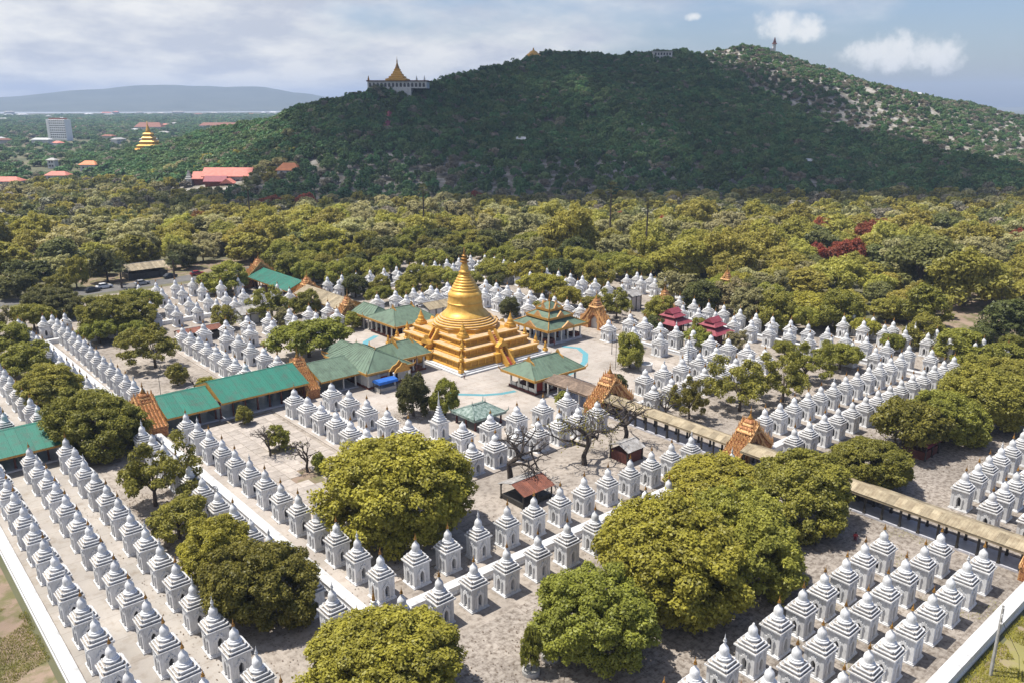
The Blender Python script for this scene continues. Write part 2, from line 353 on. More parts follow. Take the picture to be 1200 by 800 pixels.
def raw_mesh(name, V, F, mats, smooth=False, mi=None):
    """fast mesh from numpy arrays; F is (n,3) or (n,4)"""
    me = bpy.data.meshes.new(name)
    k = F.shape[1]
    me.vertices.add(len(V)); me.vertices.foreach_set('co', np.ascontiguousarray(V, dtype=np.float32).ravel())
    me.loops.add(F.size); me.loops.foreach_set('vertex_index', np.ascontiguousarray(F, dtype=np.int32).ravel())
    me.polygons.add(len(F)); me.polygons.foreach_set('loop_start', np.arange(0, F.size, k, dtype=np.int32))
    try: me.polygons.foreach_set('loop_total', np.full(len(F), k, dtype=np.int32))
    except Exception: pass
    for q in mats: me.materials.append(M[q])
    if mi is not None: me.polygons.foreach_set('material_index', np.ascontiguousarray(mi, dtype=np.int32))
    if smooth: me.polygons.foreach_set('use_smooth', np.ones(len(F), dtype=bool))
    me.update(calc_edges=True); me.validate()
    return me
def ordinal(n):
    w = ['', 'first', 'second', 'third', 'fourth', 'fifth', 'sixth', 'seventh', 'eighth', 'ninth', 'tenth', 'eleventh', 'twelfth']
    if n < len(w): return w[n]
    return '%d%s' % (n, 'th' if 10 < n % 100 < 14 else {1: 'st', 2: 'nd', 3: 'rd'}.get(n % 10, 'th'))
def project(p):
    """picture position (0..1 across, 0..1 down) and depth of a point, for choosing which repeats the photograph shows"""
    d = Vector(p) - Vector((0, 0, CAM_H))
    z = d.dot(_f)
    if z <= 1: return None
    return (0.5 + d.dot(_r) / z * 956.3 / 1200, 0.5 - d.dot(_u) / z * 956.3 / 800, z)

# ------------------------------------------------------------------ terrain and ground
RIDGE = [(301, 954, 8, 90), (321, 894, 19, 110), (339, 834, 29, 125), (353, 762, 39, 135), (372, 697, 52, 145), (402, 645, 70, 165), (425, 642, 73, 215), (464, 652, 75, 270), (546, 677, 90, 350), (653, 690, 109), (729, 685, 112), (812, 666, 116), (905, 659, 121), (985, 650, 133), (1048, 625, 121), (1095, 561, 92), (1139, 464, 54), (1173, 371, 24), (1175, 276, 2)]
SPUR = [(867, 644, 112), (836, 549, 86), (805, 465, 58), (768, 388, 34), (732, 322, 22), (712, 265, 15), (695, 188, 6)]
def _noise2(x, y, seed=0):
    r = np.random.default_rng(seed); out = np.zeros_like(x)
    for k in range(14):
        a = r.uniform(0, 2 * math.pi); w = 2 ** r.uniform(-1.2, 2.6) / 260.0; p = r.uniform(0, 6.28)
        out += np.sin((x * math.cos(a) + y * math.sin(a)) * w * 6.28 + p) / (1 + w * 260)
    return out / 2.2
def hill_height(x, y):
    x = np.asarray(x, dtype=float); y = np.asarray(y, dtype=float)
    best = np.zeros_like(x)
    for pts, w0, wk, pw in ((RIDGE, 150, 2.55, 1.28), (SPUR, 110, 1.35, 1.5)):
        for a, b in zip(pts[:-1], pts[1:]):
            dx, dy = b[0] - a[0], b[1] - a[1]
            t = np.clip(((x - a[0]) * dx + (y - a[1]) * dy) / (dx * dx + dy * dy), 0, 1)
            d = np.hypot(x - a[0] - t * dx, y - a[1] - t * dy)
            h = a[2] + (b[2] - a[2]) * t
            wa = a[3] if len(a) > 3 else w0 + wk * a[2]; wb = b[3] if len(b) > 3 else w0 + wk * b[2]
            q = np.clip(1 - d / (wa + (wb - wa) * t), 0, 1)
            q = q ** pw
            best = np.maximum(best, h * q)
    n = _noise2(x, y, 3)
    best = best + n * 9.0 * np.clip(best / 60.0, 0, 1) * np.clip(1.25 - best / 130.0, 0.35, 1)
    return np.maximum(best, 0)
gx = np.arange(-60, 1640, 9.0); gy = np.arange(60, 1180, 9.0)
X, Y = np.meshgrid(gx, gy, indexing='ij')
Z = hill_height(X, Y)
Zs = np.where(Z > 0.4, Z, -4.0)
nx, ny = X.shape
idx = np.arange(nx * ny).reshape(nx, ny)
F = np.stack([idx[:-1, :-1], idx[1:, :-1], idx[1:, 1:], idx[:-1, 1:]], -1).reshape(-1, 4)
keep = (Zs.ravel()[F].max(1) > -3.9)
M['hill'] = pmat('dry_hillside', (0.36, 0.335, 0.30), (0.15, 0.135, 0.095), scale=0.11, rough=0.95, rnd=0.0, detail=9, lo=0.40, hi=0.60, bump=0.5, bscale=0.3)
struct('hill', raw_mesh('hill', np.stack([X.ravel(), Y.ravel(), Zs.ravel()], -1), F[keep], ['hill'], smooth=True))

# the plain, to the horizon
M['ground'] = pmat('dry_ground', (0.15, 0.135, 0.08), (0.075, 0.085, 0.045), scale=0.012, rough=0.95, rnd=0.0, detail=12, lo=0.38, hi=0.60)
b = MB(); Q = 17000.0
b.quad([(-Q, -Q, 0), (Q, -Q, 0), (Q, Q, 0), (-Q, Q, 0)])
struct('ground', b.mesh('ground', 'ground'))
# river and sandbank far out on the plain
M['water'] = pmat('river_water', (0.42, 0.44, 0.46), (0.36, 0.37, 0.38), scale=0.002, rough=0.25, rnd=0)
b = MB(); b.quad([(100, 6400, 0.6), (2800, 6000, 0.6), (6000, 4700, 0.6), (6900, 5500, 0.6), (3300, 7500, 0.6), (0, 8000, 0.6)])
struct('river', b.mesh('river', 'water'))
# far mountain range
mt = [(-900, 9300, 60), (300, 9150, 80), (1196, 8920, 95), (1585, 8859, 134), (1921, 8793, 166), (2271, 8709, 222), (2807, 8551, 258), (3208, 8409, 246), (3727, 8192, 225), (4100, 8012, 177), (4399, 7852, 132), (4846, 7584, 70), (5600, 7000, 30)]
M['far_hill'] = pmat('distant_wooded_ridge', (0.10, 0.11, 0.075), (0.07, 0.08, 0.05), scale=0.004, rough=1.0, rnd=0, detail=8)
mxs = np.arange(-1500, 7600, 130.0); mys = np.arange(5900, 11600, 130.0)
X2, Y2 = np.meshgrid(mxs, mys, indexing='ij'); Z2 = np.zeros_like(X2)
for a, c in zip(mt[:-1], mt[1:]):
    dx, dy = c[0] - a[0], c[1] - a[1]
    t = np.clip(((X2 - a[0]) * dx + (Y2 - a[1]) * dy) / (dx * dx + dy * dy), 0, 1)
    d = np.hypot(X2 - a[0] - t * dx, Y2 - a[1] - t * dy); h = a[2] + (c[2] - a[2]) * t
    Z2 = np.maximum(Z2, h * np.clip(1 - d / (500 + 5.0 * h), 0, 1) ** 1.1)
Z2 = Z2 * (1 + 0.16 * _noise2(X2 / 9, Y2 / 9, 5)) - 2
nx, ny = X2.shape; idx = np.arange(nx * ny).reshape(nx, ny)
F2 = np.stack([idx[:-1, :-1], idx[1:, :-1], idx[1:, 1:], idx[:-1, 1:]], -1).reshape(-1, 4)
struct('mountain_range', raw_mesh('mountain_range', np.stack([X2.ravel(), Y2.ravel(), Z2.ravel()], -1), F2[Z2.ravel()[F2].max(1) > -1.5], ['far_hill'], smooth=True))

# grounds of the compound
def paving_mat(name, c1, c2, joint, bw, bh, s=0.35, mortar=0.02, dirt=(0.16, 0.13, 0.10), dlo=0.52, dhi=0.72):
    m, t, bs = new_mat(name); N = t.nodes; L = t.links.new
    bs.inputs['Roughness'].default_value = 0.92; bs.inputs['Specular IOR Level'].default_value = 0.2
    co = N.new('ShaderNodeTexCoord')
    br = N.new('ShaderNodeTexBrick'); br.offset = 0.0; br.inputs['Scale'].default_value = 1.0
    br.inputs['Color1'].default_value = (*c1, 1); br.inputs['Color2'].default_value = (*c2, 1); br.inputs['Mortar'].default_value = (*joint, 1)
    br.inputs['Brick Width'].default_value = bw; br.inputs['Row Height'].default_value = bh; br.inputs['Mortar Size'].default_value = mortar
    L(co.outputs['Object'], br.inputs['Vector'])
    n = N.new('ShaderNodeTexNoise'); n.inputs['Scale'].default_value = s; n.inputs['Detail'].default_value = 11; n.inputs['Roughness'].default_value = 0.66; L(co.outputs['Object'], n.inputs['Vector'])
    n2 = N.new('ShaderNodeTexNoise'); n2.inputs['Scale'].default_value = 0.09; n2.inputs['Detail'].default_value = 6; L(co.outputs['Object'], n2.inputs['Vector'])
    mr = N.new('ShaderNodeMapRange'); mr.inputs[1].default_value = dlo; mr.inputs[2].default_value = dhi; L(n.outputs['Fac'], mr.inputs[0])
    mr2 = N.new('ShaderNodeMapRange'); mr2.inputs[1].default_value = 0.35; mr2.inputs[2].default_value = 0.65; mr2.inputs[3].default_value = 0.80; mr2.inputs[4].default_value = 1.12; L(n2.outputs['Fac'], mr2.inputs[0])
    mx = N.new('ShaderNodeMix'); mx.data_type = 'RGBA'; mx.inputs[7].default_value = (*dirt, 1); L(mr.outputs[0], mx.inputs[0]); L(br.outputs[0], mx.inputs[6])
    hv = N.new('ShaderNodeHueSaturation'); L(mx.outputs[2], hv.inputs['Color']); L(mr2.outputs[0], hv.inputs['Value']); L(hv.outputs[0], bs.inputs['Base Color'])
    bp = N.new('ShaderNodeBump'); bp.inputs['Strength'].default_value = 0.35; bp.inputs['Distance'].default_value = 0.05; L(n.outputs['Fac'], bp.inputs['Height']); L(bp.outputs[0], bs.inputs['Normal'])
    M[name] = m
paving_mat('rough_paving', (0.36, 0.315, 0.27), (0.32, 0.28, 0.24), (0.29, 0.25, 0.215), 1.9, 1.9, s=1.0, dirt=(0.17, 0.14, 0.115), dlo=0.46, dhi=0.68)
paving_mat('pale_concrete', (0.38, 0.345, 0.31), (0.35, 0.32, 0.285), (0.25, 0.225, 0.20), 5.75, 5.4, s=0.5, mortar=0.04, dirt=(0.27, 0.23, 0.19), dlo=0.50, dhi=0.70)
paving_mat('stone_paving', (0.34, 0.30, 0.26), (0.29, 0.255, 0.22), (0.25, 0.215, 0.185), 1.3, 1.7, s=1.5, mortar=0.05, dirt=(0.13, 0.105, 0.085), dlo=0.44, dhi=0.64)
paving_mat('court_tile', (0.41, 0.365, 0.325), (0.37, 0.33, 0.29), (0.25, 0.22, 0.19), 2.2, 2.2, s=0.6, dirt=(0.30, 0.25, 0.21), dlo=0.50, dhi=0.70)
paving_mat('bare_soil', (0.27, 0.20, 0.15), (0.24, 0.175, 0.13), (0.25, 0.18, 0.14), 9, 9, s=0.25, dirt=(0.14, 0.13, 0.06), dlo=0.45, dhi=0.58)
paving_mat('dry_grass', (0.25, 0.225, 0.085), (0.22, 0.205, 0.075), (0.23, 0.21, 0.08), 9, 9, s=0.18, dirt=(0.26, 0.20, 0.15), dlo=0.46, dhi=0.60)
paving_mat('asphalt', (0.13, 0.125, 0.12), (0.12, 0.115, 0.11), (0.12, 0.115, 0.11), 9, 9, s=0.5, dirt=(0.19, 0.17, 0.15), dlo=0.5, dhi=0.7)
def sheet(name, x0, x1, y0, y1, z, mat):
    b = MB(); b.quad([(x0, y0, z), (x1, y0, z), (x1, y1, z), (x0, y1, z)])
    return struct(name, b.mesh(name, mat))
sheet('compound_pavement', 13.0, 224, 25.0, 284, 0.004, 'rough_paving')
sheet('left_row_pavement', 14.4, 30.5, 30, 280, 0.008, 'pale_concrete')
sheet('right_row_pavement', 30.6, 224, 26.0, 66, 0.0085, 'stone_paving')
sheet('inner_wall_pavement', 44.5, 49.5, 76, 230, 0.0125, 'court_tile')
sheet('pagoda_court', 79, 152, 110, 194, 0.0125, 'court_tile')
b = MB(); b.box(65.6, 78.6, 97.2, 150, 0.0, 0.16, 0); b.box(78.6, 112.5, 97.2, 109.8, 0.0, 0.16, 0)
b.box(65.6, 78.6, 164, 207, 0.0, 0.16, 0); b.box(120.5, 166, 95.6, 108.2, 0.0, 0.16, 0)
struct('shrine_terrace', b.mesh('shrine_terrace', 'court_tile'))
# outside the walls
sheet('verge', -60, 12.0, 0, 300, 0.006, 'bare_soil')
sheet('grass_strip', 12.0, 260, -40, 23.6, 0.007, 'dry_grass')
sheet('lane', 60, 300, -14, 12.6, 0.011, 'asphalt')
sheet('field', -40, 84, 330, 410, 0.006, 'dry_grass')
sheet('road', -120, 200, 288, 298, 0.010, 'asphalt')
sheet('bare_ground', 224.5, 290, 20, 100, 0.006, 'bare_soil')
sheet('car_park', 70, 260, 298.5, 320, 0.008, 'bare_soil')

# paving slabs of the court inside the inner wall: each slab a piece of its own
court = struct('court_pavement', (lambda q: (q.quad([(49.5, 80.5, 0.013), (65.0, 80.5, 0.013), (65.0, 149.5, 0.013), (49.5, 149.5, 0.013)]), q.mesh('court_bed', 'bare_soil'))[1])(MB()))
slab_me = []
for k in range(4):
    q = MB(); e = 1.088 - 0.008 * k
    q.sq([(e, 0.0), (e, 0.035), (e - 0.03, 0.05)]); slab_me.append(q.mesh('paving_slab', 'slab'))
ns = 0
for i in range(7):
    for j in range(31):
        x = 50.65 + i * 2.2; y = 81.7 + j * 2.2
        if math.hypot(x - 58, y - 130) < 2.0 or math.hypot(x - 57.5, y - 117) < 2.6: continue
        o = O('paving_slab', slab_me[(i * 7 + j * 3) % 4], court, (x, y, 0.004 + 0.012 * random.random()), rz=random.uniform(-0.012, 0.012))
        o.rotation_euler = (random.uniform(-.004, .004), random.uniform(-.004, .004), random.uniform(-0.012, 0.012)); ns += 1

# ------------------------------------------------------------------ white walls
def wall(label, p0, p1, h, w, name='boundary_wall', cap=0.10):
    p0 = Vector((*p0, 0)); p1 = Vector((*p1, 0)); d = p1 - p0; L = d.length
    t = thing(name, label, 'wall', p0, math.atan2(d.y, d.x), 'white compound walls')
    b = MB(); b.box(0, L, -w / 2, w / 2, 0, h - 0.12); O('wall_body', b.mesh('wall_body', 'lime'), t)
    b = MB(); q = w / 2 + cap
    b.prism([(-q, h - 0.12), (q, h - 0.12), (q, h), (0.18 * w, h + 0.10), (-0.18 * w, h + 0.10), (-q, h)], 'x', -0.05, L + 0.05)
    O('coping', b.mesh('coping', 'white'), t)
    b = MB(); b.box(-0.03, L + 0.03, -w / 2 - 0.10, w / 2 + 0.10, 0, 0.35); O('footing', b.mesh('footing', 'lime'), t)
    return t
wall('white outer wall along bare soil at the lower left edge', (13.3, 30), (13.3, 149.0), 1.5, 1.1)
wall('white outer wall at far left beyond the nearest teal roof', (13.3, 165.5), (13.3, 282), 1.5, 1.3)
wall('broad white outer wall beside the utility pole at lower right', (30, 25.2), (112.5, 25.2), 1.5, 1.35)
wall('white outer wall right of the tan corridor, beyond the picture corner', (121, 25.2), (222, 25.2), 1.5, 1.5)
wall('long white inner wall from the carved gate to the near corner', (43.0, 74.0), (43.0, 149.4), 1.15, 1.25)
wall('white inner wall beyond the carved gate at left', (43.0, 165.0), (42.4, 232.5), 1.15, 1.25)
wall('white inner wall from the near corner toward the yellow tree', (43.7, 74.2), (112.0, 72.6), 1.15, 1.25)
wall('white inner wall between shrine rows right of the tan corridor', (122.5, 71.2), (187, 70.2), 1.15, 1.25)
wall('white far inner wall under trees on the right side', (187.0, 71.0), (187, 146), 1.15, 1.0)
wall('white far inner wall behind the tiered green pavilion', (187.0, 158), (187, 232), 1.15, 1.0)
wall('white back inner wall left of the far teal corridor', (43, 233), (110, 233), 1.15, 1.0)
wall('white back inner wall right of the far teal corridor', (126, 233), (186.4, 233), 1.15, 1.0)
wall('low white parapet between inner shrine rows near the dark hall', (71.8, 103.6), (71.8, 148.5), 0.75, 0.7, 'parapet')
wall('low white parapet between inner shrine rows beyond the teal corridor', (71.8, 165.0), (71.8, 200.5), 0.75, 0.7, 'parapet')
wall('low white parapet between shrine rows before the golden pagoda', (72.3, 103.6), (111.5, 103.0), 0.75, 0.7, 'parapet')
wall('low white parapet among shrines right of the carved gate', (121.5, 102.3), (159, 101.8), 0.75, 0.7, 'parapet')
wall('low white parapet behind the round green bush', (159.3, 102.3), (159.3, 145), 0.75, 0.7, 'parapet')
wall('low white parapet behind the tiered green pavilion', (158.6, 156), (158.6, 200), 0.75, 0.7, 'parapet')
wall('low white parapet behind the back green roofed pavilion', (124, 200.6), (158.2, 200.6), 0.75, 0.7, 'parapet')

# ------------------------------------------------------------------ small white shrines
def arch(hw, z0, zs, n=7, point=0.12):
    """outline of a pointed-round arch opening from sill z0 to spring zs, left to right over the top"""
    pts = [(-hw, z0), (-hw, zs)]
    for k in range(1, n):
        a = math.pi - math.pi * k / n
        pts.append((hw * math.cos(a), zs + hw * 1.15 * math.sin(a) + (point if k == n // 2 or k == (n + 1) // 2 else 0)))
    pts += [(hw, zs), (hw, z0)]
    return pts
def niche_face(b, hw, z0, z1, nh, sill, spring, depth, rot):
    c, s = math.cos(rot), math.sin(rot)
    def P(a, d, z): return (a * c + d * s, a * s - d * c, z)      # face looks along -y before rotation
    A = arch(nh, sill, spring)
    b.quad([P(-hw, hw, z0), P(-nh, hw, z0), P(-nh, hw, sill), P(-nh, hw, spring), P(-nh, hw, z1), P(-hw, hw, z1)])
    b.quad([P(nh, hw, z0), P(hw, hw, z0), P(hw, hw, z1), P(nh, hw, z1), P(nh, hw, spring), P(nh, hw, sill)])
    b.quad([P(-nh, hw, z0), P(nh, hw, z0), P(nh, hw, sill), P(-nh, hw, sill)])
    top = A[1:-1]
    m = len(top) // 2
    b.quad([P(-nh, hw, z1)] + [P(a, hw, z) for a, z in top[:m + 1]] + [P(top[m][0], hw, z1)])
    b.quad([P(top[m][0], hw, z1)] + [P(a, hw, z) for a, z in top[m:]] + [P(nh, hw, z1)])
    for p, q in zip(A, A[1:] + A[:1]):
        b.quad([P(p[0], hw, p[1]), P(q[0], hw, q[1]), P(q[0], hw - depth, q[1]), P(p[0], hw - depth, p[1])])
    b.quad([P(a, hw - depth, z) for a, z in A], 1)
def shrine_meshes():
    R = {}
    b = MB()
    for k in range(4): niche_face(b, 1.14, 0.30, 3.10, 0.28, 0.62, 1.75, 0.55, k * math.pi / 2)
    for sx in (-1, 1):
        for sy in (-1, 1):
            b.box(sx * 1.0 - 0.19, sx * 1.0 + 0.19, sy * 1.0 - 0.19, sy * 1.0 + 0.19, 0.28, 3.06)
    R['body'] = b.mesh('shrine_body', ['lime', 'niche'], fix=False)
    b = MB(); b.sq([(1.36, 0), (1.36, 0.18), (1.27, 0.20), (1.27, 0.33), (1.10, 0.36)]); R['plinth'] = b.mesh('shrine_plinth', 'lime')
    b = MB()
    out = [(-0.50, 0.36), (-0.50, 1.75), (-0.62, 1.95), (-0.46, 2.25), (-0.36, 2.2), (-0.28, 2.55), (-0.12, 2.55), (0, 2.95), (0.12, 2.55), (0.28, 2.55), (0.36, 2.2), (0.46, 2.25), (0.62, 1.95), (0.50, 1.75), (0.50, 0.36)]
    A = arch(0.30, 0.40, 1.75)
    L, Rr = out[:8], out[7:]
    m = len(A) // 2
    for half, inner in ((L, A[:m + 1]), (Rr, A[m:])):
        poly = half + list(reversed(inner))
        b.quad([(a, -1.30, z) for a, z in poly])
        for p, q in zip(poly, poly[1:] + poly[:1]):
            b.quad([(p[0], -1.30, p[1]), (p[0], -1.13, p[1]), (q[0], -1.13, q[1]), (q[0], -1.30, q[1])])
    R['pediment'] = b.mesh('shrine_pediment', 'lime', fix=False)
    b = MB(); b.sq([(1.10, 3.06), (1.24, 3.10), (1.40, 3.16), (1.40, 3.34), (1.36, 3.38), (1.28, 3.385), (1.25, 3.30), (1.02, 3.305)], flat=1); R['cornice'] = b.mesh('shrine_cornice', ['lime', 'lime_dirty'])
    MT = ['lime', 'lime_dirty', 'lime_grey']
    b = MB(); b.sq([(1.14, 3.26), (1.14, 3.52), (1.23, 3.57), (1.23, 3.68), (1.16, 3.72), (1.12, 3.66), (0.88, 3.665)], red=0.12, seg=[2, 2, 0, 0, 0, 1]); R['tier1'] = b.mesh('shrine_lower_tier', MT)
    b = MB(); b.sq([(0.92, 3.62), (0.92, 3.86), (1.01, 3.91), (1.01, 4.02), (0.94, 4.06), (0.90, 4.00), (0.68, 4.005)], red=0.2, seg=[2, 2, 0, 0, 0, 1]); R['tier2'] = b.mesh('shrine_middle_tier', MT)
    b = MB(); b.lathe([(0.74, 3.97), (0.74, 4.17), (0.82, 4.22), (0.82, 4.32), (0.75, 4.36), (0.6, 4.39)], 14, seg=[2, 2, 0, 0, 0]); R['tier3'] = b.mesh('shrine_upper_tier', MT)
    b = MB(); b.lathe([(0.62, 4.36), (0.66, 4.44), (0.66, 4.52), (0.54, 4.58), (0.52, 4.72), (0.53, 4.95), (0.51, 5.15), (0.46, 5.36), (0.35, 5.52), (0.23, 5.66), (0.15, 5.82), (0.11, 5.98), (0.06, 6.02)], 16)
    me = b.mesh('shrine_dome', 'lime', smooth=True); smooth_by_angle(me, 50); R['dome'] = me
    b = MB(); b.lathe([(0.05, 5.96), (0.13, 6.06), (0.22, 6.10), (0.16, 6.22), (0.11, 6.28), (0.17, 6.30), (0.09, 6.45), (0.05, 6.60), (0.025, 6.9), (0.006, 7.0)], 8)
    R['finial'] = b.mesh('shrine_finial', 'finial', smooth=True)
    return R
SM = shrine_meshes()
FIN2 = SM['finial'].copy(); FIN2.materials[0] = M['lime']
SHR = []   # (u, v, row phrase, ordinal, anchor)
def row(phrase, anchor, p0, p1, n):
    for k in range(n):
        t = k / max(1, n - 1)
        SHR.append((p0[0] + (p1[0] - p0[0]) * t, p0[1] + (p1[1] - p0[1]) * t, phrase, k + 1, anchor))
TE = 'the teal corridor'; TA = 'the tan corridor'
for u, w in ((16.4, 'outermost'), (21.8, 'second'), (27.2, 'third')):
    row('%s row at lower left' % w, TE, (u, 145.8), (u, 145.8 - 18 * 5.75), 19)
    row('%s row at upper left edge' % w, TE, (u, 166.0), (u, 166.0 + 16 * 6.0), 17)
for v, w, s0, s1 in ((30.0, 'outermost', 106.0, 124.0), (35.2, 'second', 106.0, 123.6), (40.4, 'third', 100.8, 127.5)):
    row('%s row at lower right' % w, TA, (s0, v), (s0 - 14 * 5.12, v), 15)
    row('%s row at right edge' % w, TA, (s1, v), (s1 + 16 * 5.0, v), 17)
row('left row inside the long inner wall', TE, (46.9, 144.4), (47.1, 79.0), 13)
row('far left row inside the inner wall', TE, (45.6, 164.6), (46.8, 241.0), 15)
row('left row outside the long inner wall', TE, (38.8, 143.5), (38.8, 70.5), 14)
row('far left row outside the inner wall', TE, (38.8, 166), (38.8, 237), 14)
row('front row outside the inner wall', TA, (107.0, 68.3), (44.3, 70.1), 13)
row('right row outside the inner wall', TA, (124.0, 67.2), (189.5, 66.2), 14)
row('front row inside the inner wall', TA, (107.8, 77.0), (52.3, 78.8), 12)
row('right row inside the inner wall', TA, (128.5, 75.7), (182.5, 75.0), 12)
row('far right row outside the inner wall', 'the carved back gate', (190.8, 143.5), (190.6, 71.5), 15)
row('back row outside the inner wall', 'the carved back gate', (190.8, 160.5), (190.8, 234.0), 14)
row('far right row inside the inner wall', 'the carved back gate', (183.0, 142), (183.0, 81), 12)
row('back row inside the inner wall', 'the carved back gate', (183.0, 161), (183.0, 228), 13)
row('back left row inside the wall', 'the far teal corridor', (109.5, 229), (52.5, 229), 11)
row('back left row outside the wall', 'the far teal corridor', (109.5, 237), (38.8, 241), 14)
row('back centre row inside the wall', 'the far teal corridor', (126.5, 229), (178, 229), 10)
row('back centre row outside the wall', 'the far teal corridor', (126.5, 236.5), (186, 236.5), 12)
row('inner left row bordering the slab court', TE, (67.9, 143.4), (68.1, 100.2), 9)
row('inner left row beyond the teal corridor', TE, (67.9, 166.3), (68.3, 205.0), 8)
row('inner front row facing the big olive tree', 'the carved gate', (108.3, 99.3), (73.4, 99.9), 8)
row('inner right row beyond the carved gate', 'the carved gate', (124.2, 98.4), (163.0, 97.6), 8)
row('inner right row with the maroon pavilions behind', 'the arched gate', (164.2, 139.5), (163.8, 102.8), 8)
row('inner back row behind the tiered pavilion', 'the arched gate', (163.0, 156.8), (162.6, 199.0), 9)
row('inner back left row', 'the far corridor', (109.0, 204.3), (73.5, 205.0), 7)
row('inner back row right of the far corridor', 'the far corridor', (125.5, 204.5), (158, 204.5), 6)
row('innermost left row beside the green hall', 'the green hall', (75.6, 142.4), (75.9, 115.2), 5)
row('innermost left row beyond the teal corridor', TE, (75.8, 167.2), (76.0, 196.2), 5)
row('innermost front row below the golden pagoda', 'the carved gate', (108.0, 107.2), (82.6, 108.0), 5)
row('innermost right row beyond the carved gate', 'the carved gate', (130.3, 105.9), (155.3, 105.5), 5)
row('innermost right row near the round bush', 'the arched gate', (155.4, 139.4), (155.4, 113.4), 4)
row('innermost back row behind the tiered pavilion', 'the arched gate', (154.8, 163.0), (154.6, 190.0), 5)
row('innermost back left row', 'the far corridor', (107.5, 196.8), (82.5, 197), 5)
row('innermost back row behind the green pavilion', 'the far corridor', (131, 197.5), (148.5, 198.8), 4)
for u, w in ((204.6, 'first'), (209.8, 'second')):
    row('%s far right row past the inner wall' % w, 'the back gate', (u, 100), (u, 62), 8)
    row('%s far row past the inner wall' % w, 'the back gate', (u, 158), (u, 176), 4)
row('far left row past the inner wall', 'the far corridor', (104, 264.0), (76, 264.0), 6)
row('second far left row past the inner wall', 'the far corridor', (104, 254.0), (62, 254.0), 8)
row('far row beyond the back wall', 'the far corridor', (127, 258), (140, 258), 3)
seen = []
for q in SHR:
    p = project((q[0], q[1], 3.5))
    if p is None: continue
    m = 0.04 if p[2] < 90 else 0.02
    if -m < p[0] < 1 + m and -m < p[1] < 1.0 + 2.2 * m: seen.append((p[2], q))
seen.sort(key=lambda a: a[0])
N_SHRINES = 300
def add_shrine(u, v, label, loc_rng, inner=False):
    t = thing('stupa_shrine', label, 'shrine', (u + loc_rng.uniform(-.07, .07), v + loc_rng.uniform(-.07, .07), 0), loc_rng.uniform(-.02, .02), 'white shrines in rows around the golden pagoda')
    k = loc_rng.uniform(0.975, 1.03); wd = 1.21 if inner else 1.0; t.scale = (wd * loc_rng.uniform(.985, 1.02), wd * loc_rng.uniform(.985, 1.02), k * (.97 if inner else 1.0))
    t.rotation_euler = (loc_rng.uniform(-.006, .006), loc_rng.uniform(-.006, .006), t.rotation_euler[2])
    O('plinth', SM['plinth'], t); O('body', SM['body'], t)
    for a in range(4): O('pediment', SM['pediment'], t, rz=a * math.pi / 2)
    O('cornice', SM['cornice'], t)
    for n in ('tier1', 'tier2', 'tier3'): O('roof_tier', SM[n], t)
    d = O('dome', SM['dome'], t)
    if loc_rng.random() > 0.07: O('finial', SM['finial'] if loc_rng.random() > 0.25 else FIN2, d)
    return t
rs = random.Random(11)
for k, (d, q) in enumerate(seen[:N_SHRINES]):
    add_shrine(q[0], q[1], 'white shrine, %s from %s in %s' % (ordinal(q[3]), q[4], q[2]), rs, q[2].startswith('inner'))
# the shrines beyond those, too many and too small to list one by one
def np_of(me):
    V = np.empty(len(me.vertices) * 3, dtype=np.float32); me.vertices.foreach_get('co', V); V = V.reshape(-1, 3)
    me.calc_loop_triangles(); T = np.empty(len(me.loop_triangles) * 3, dtype=np.int32); me.loop_triangles.foreach_get('vertices', T)
    mi = np.empty(len(me.loop_triangles), dtype=np.int32); me.loop_triangles.foreach_get('material_index', mi)
    return V, T.reshape(-1, 3), mi
VV, TT, MM = [], [], []; off = 0
mats_all = ['lime', 'niche', 'lime_dirty', 'finial', 'lime_grey']
unit_V, unit_T, unit_M = [], [], []; uo = 0
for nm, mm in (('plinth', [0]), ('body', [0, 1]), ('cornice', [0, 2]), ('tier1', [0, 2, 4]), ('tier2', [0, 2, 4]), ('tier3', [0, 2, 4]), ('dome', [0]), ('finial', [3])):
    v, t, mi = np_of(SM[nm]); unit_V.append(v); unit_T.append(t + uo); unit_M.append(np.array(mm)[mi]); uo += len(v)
v, t, mi = np_of(SM['pediment'])
for a in range(4):
    c, s = math.cos(a * math.pi / 2), math.sin(a * math.pi / 2)
    w = v.copy(); w[:, 0] = v[:, 0] * c - v[:, 1] * s; w[:, 1] = v[:, 0] * s + v[:, 1] * c
    unit_V.append(w); unit_T.append(t + uo); unit_M.append(mi * 0); uo += len(v)
unit_V = np.concatenate(unit_V); unit_T = np.concatenate(unit_T); unit_M = np.concatenate(unit_M)
for d, q in seen[N_SHRINES:]:
    wd = 1.21 if q[2].startswith('inner') else 1.0
    w = unit_V * np.array([wd * rs.uniform(.98, 1.02), wd * rs.uniform(.98, 1.02), rs.uniform(.97, 1.04)]) + np.array([q[0] + rs.uniform(-.15, .15), q[1] + rs.uniform(-.15, .15), 0])
    VV.append(w); TT.append(unit_T + off); MM.append(unit_M); off += len(w)
if VV:
    stuff('far_shrines', raw_mesh('far_shrines', np.concatenate(VV), np.concatenate(TT), mats_all, mi=np.concatenate(MM)), 'mass of small white shrines at the back of the compound')
print('SHRINES in view', len(seen))

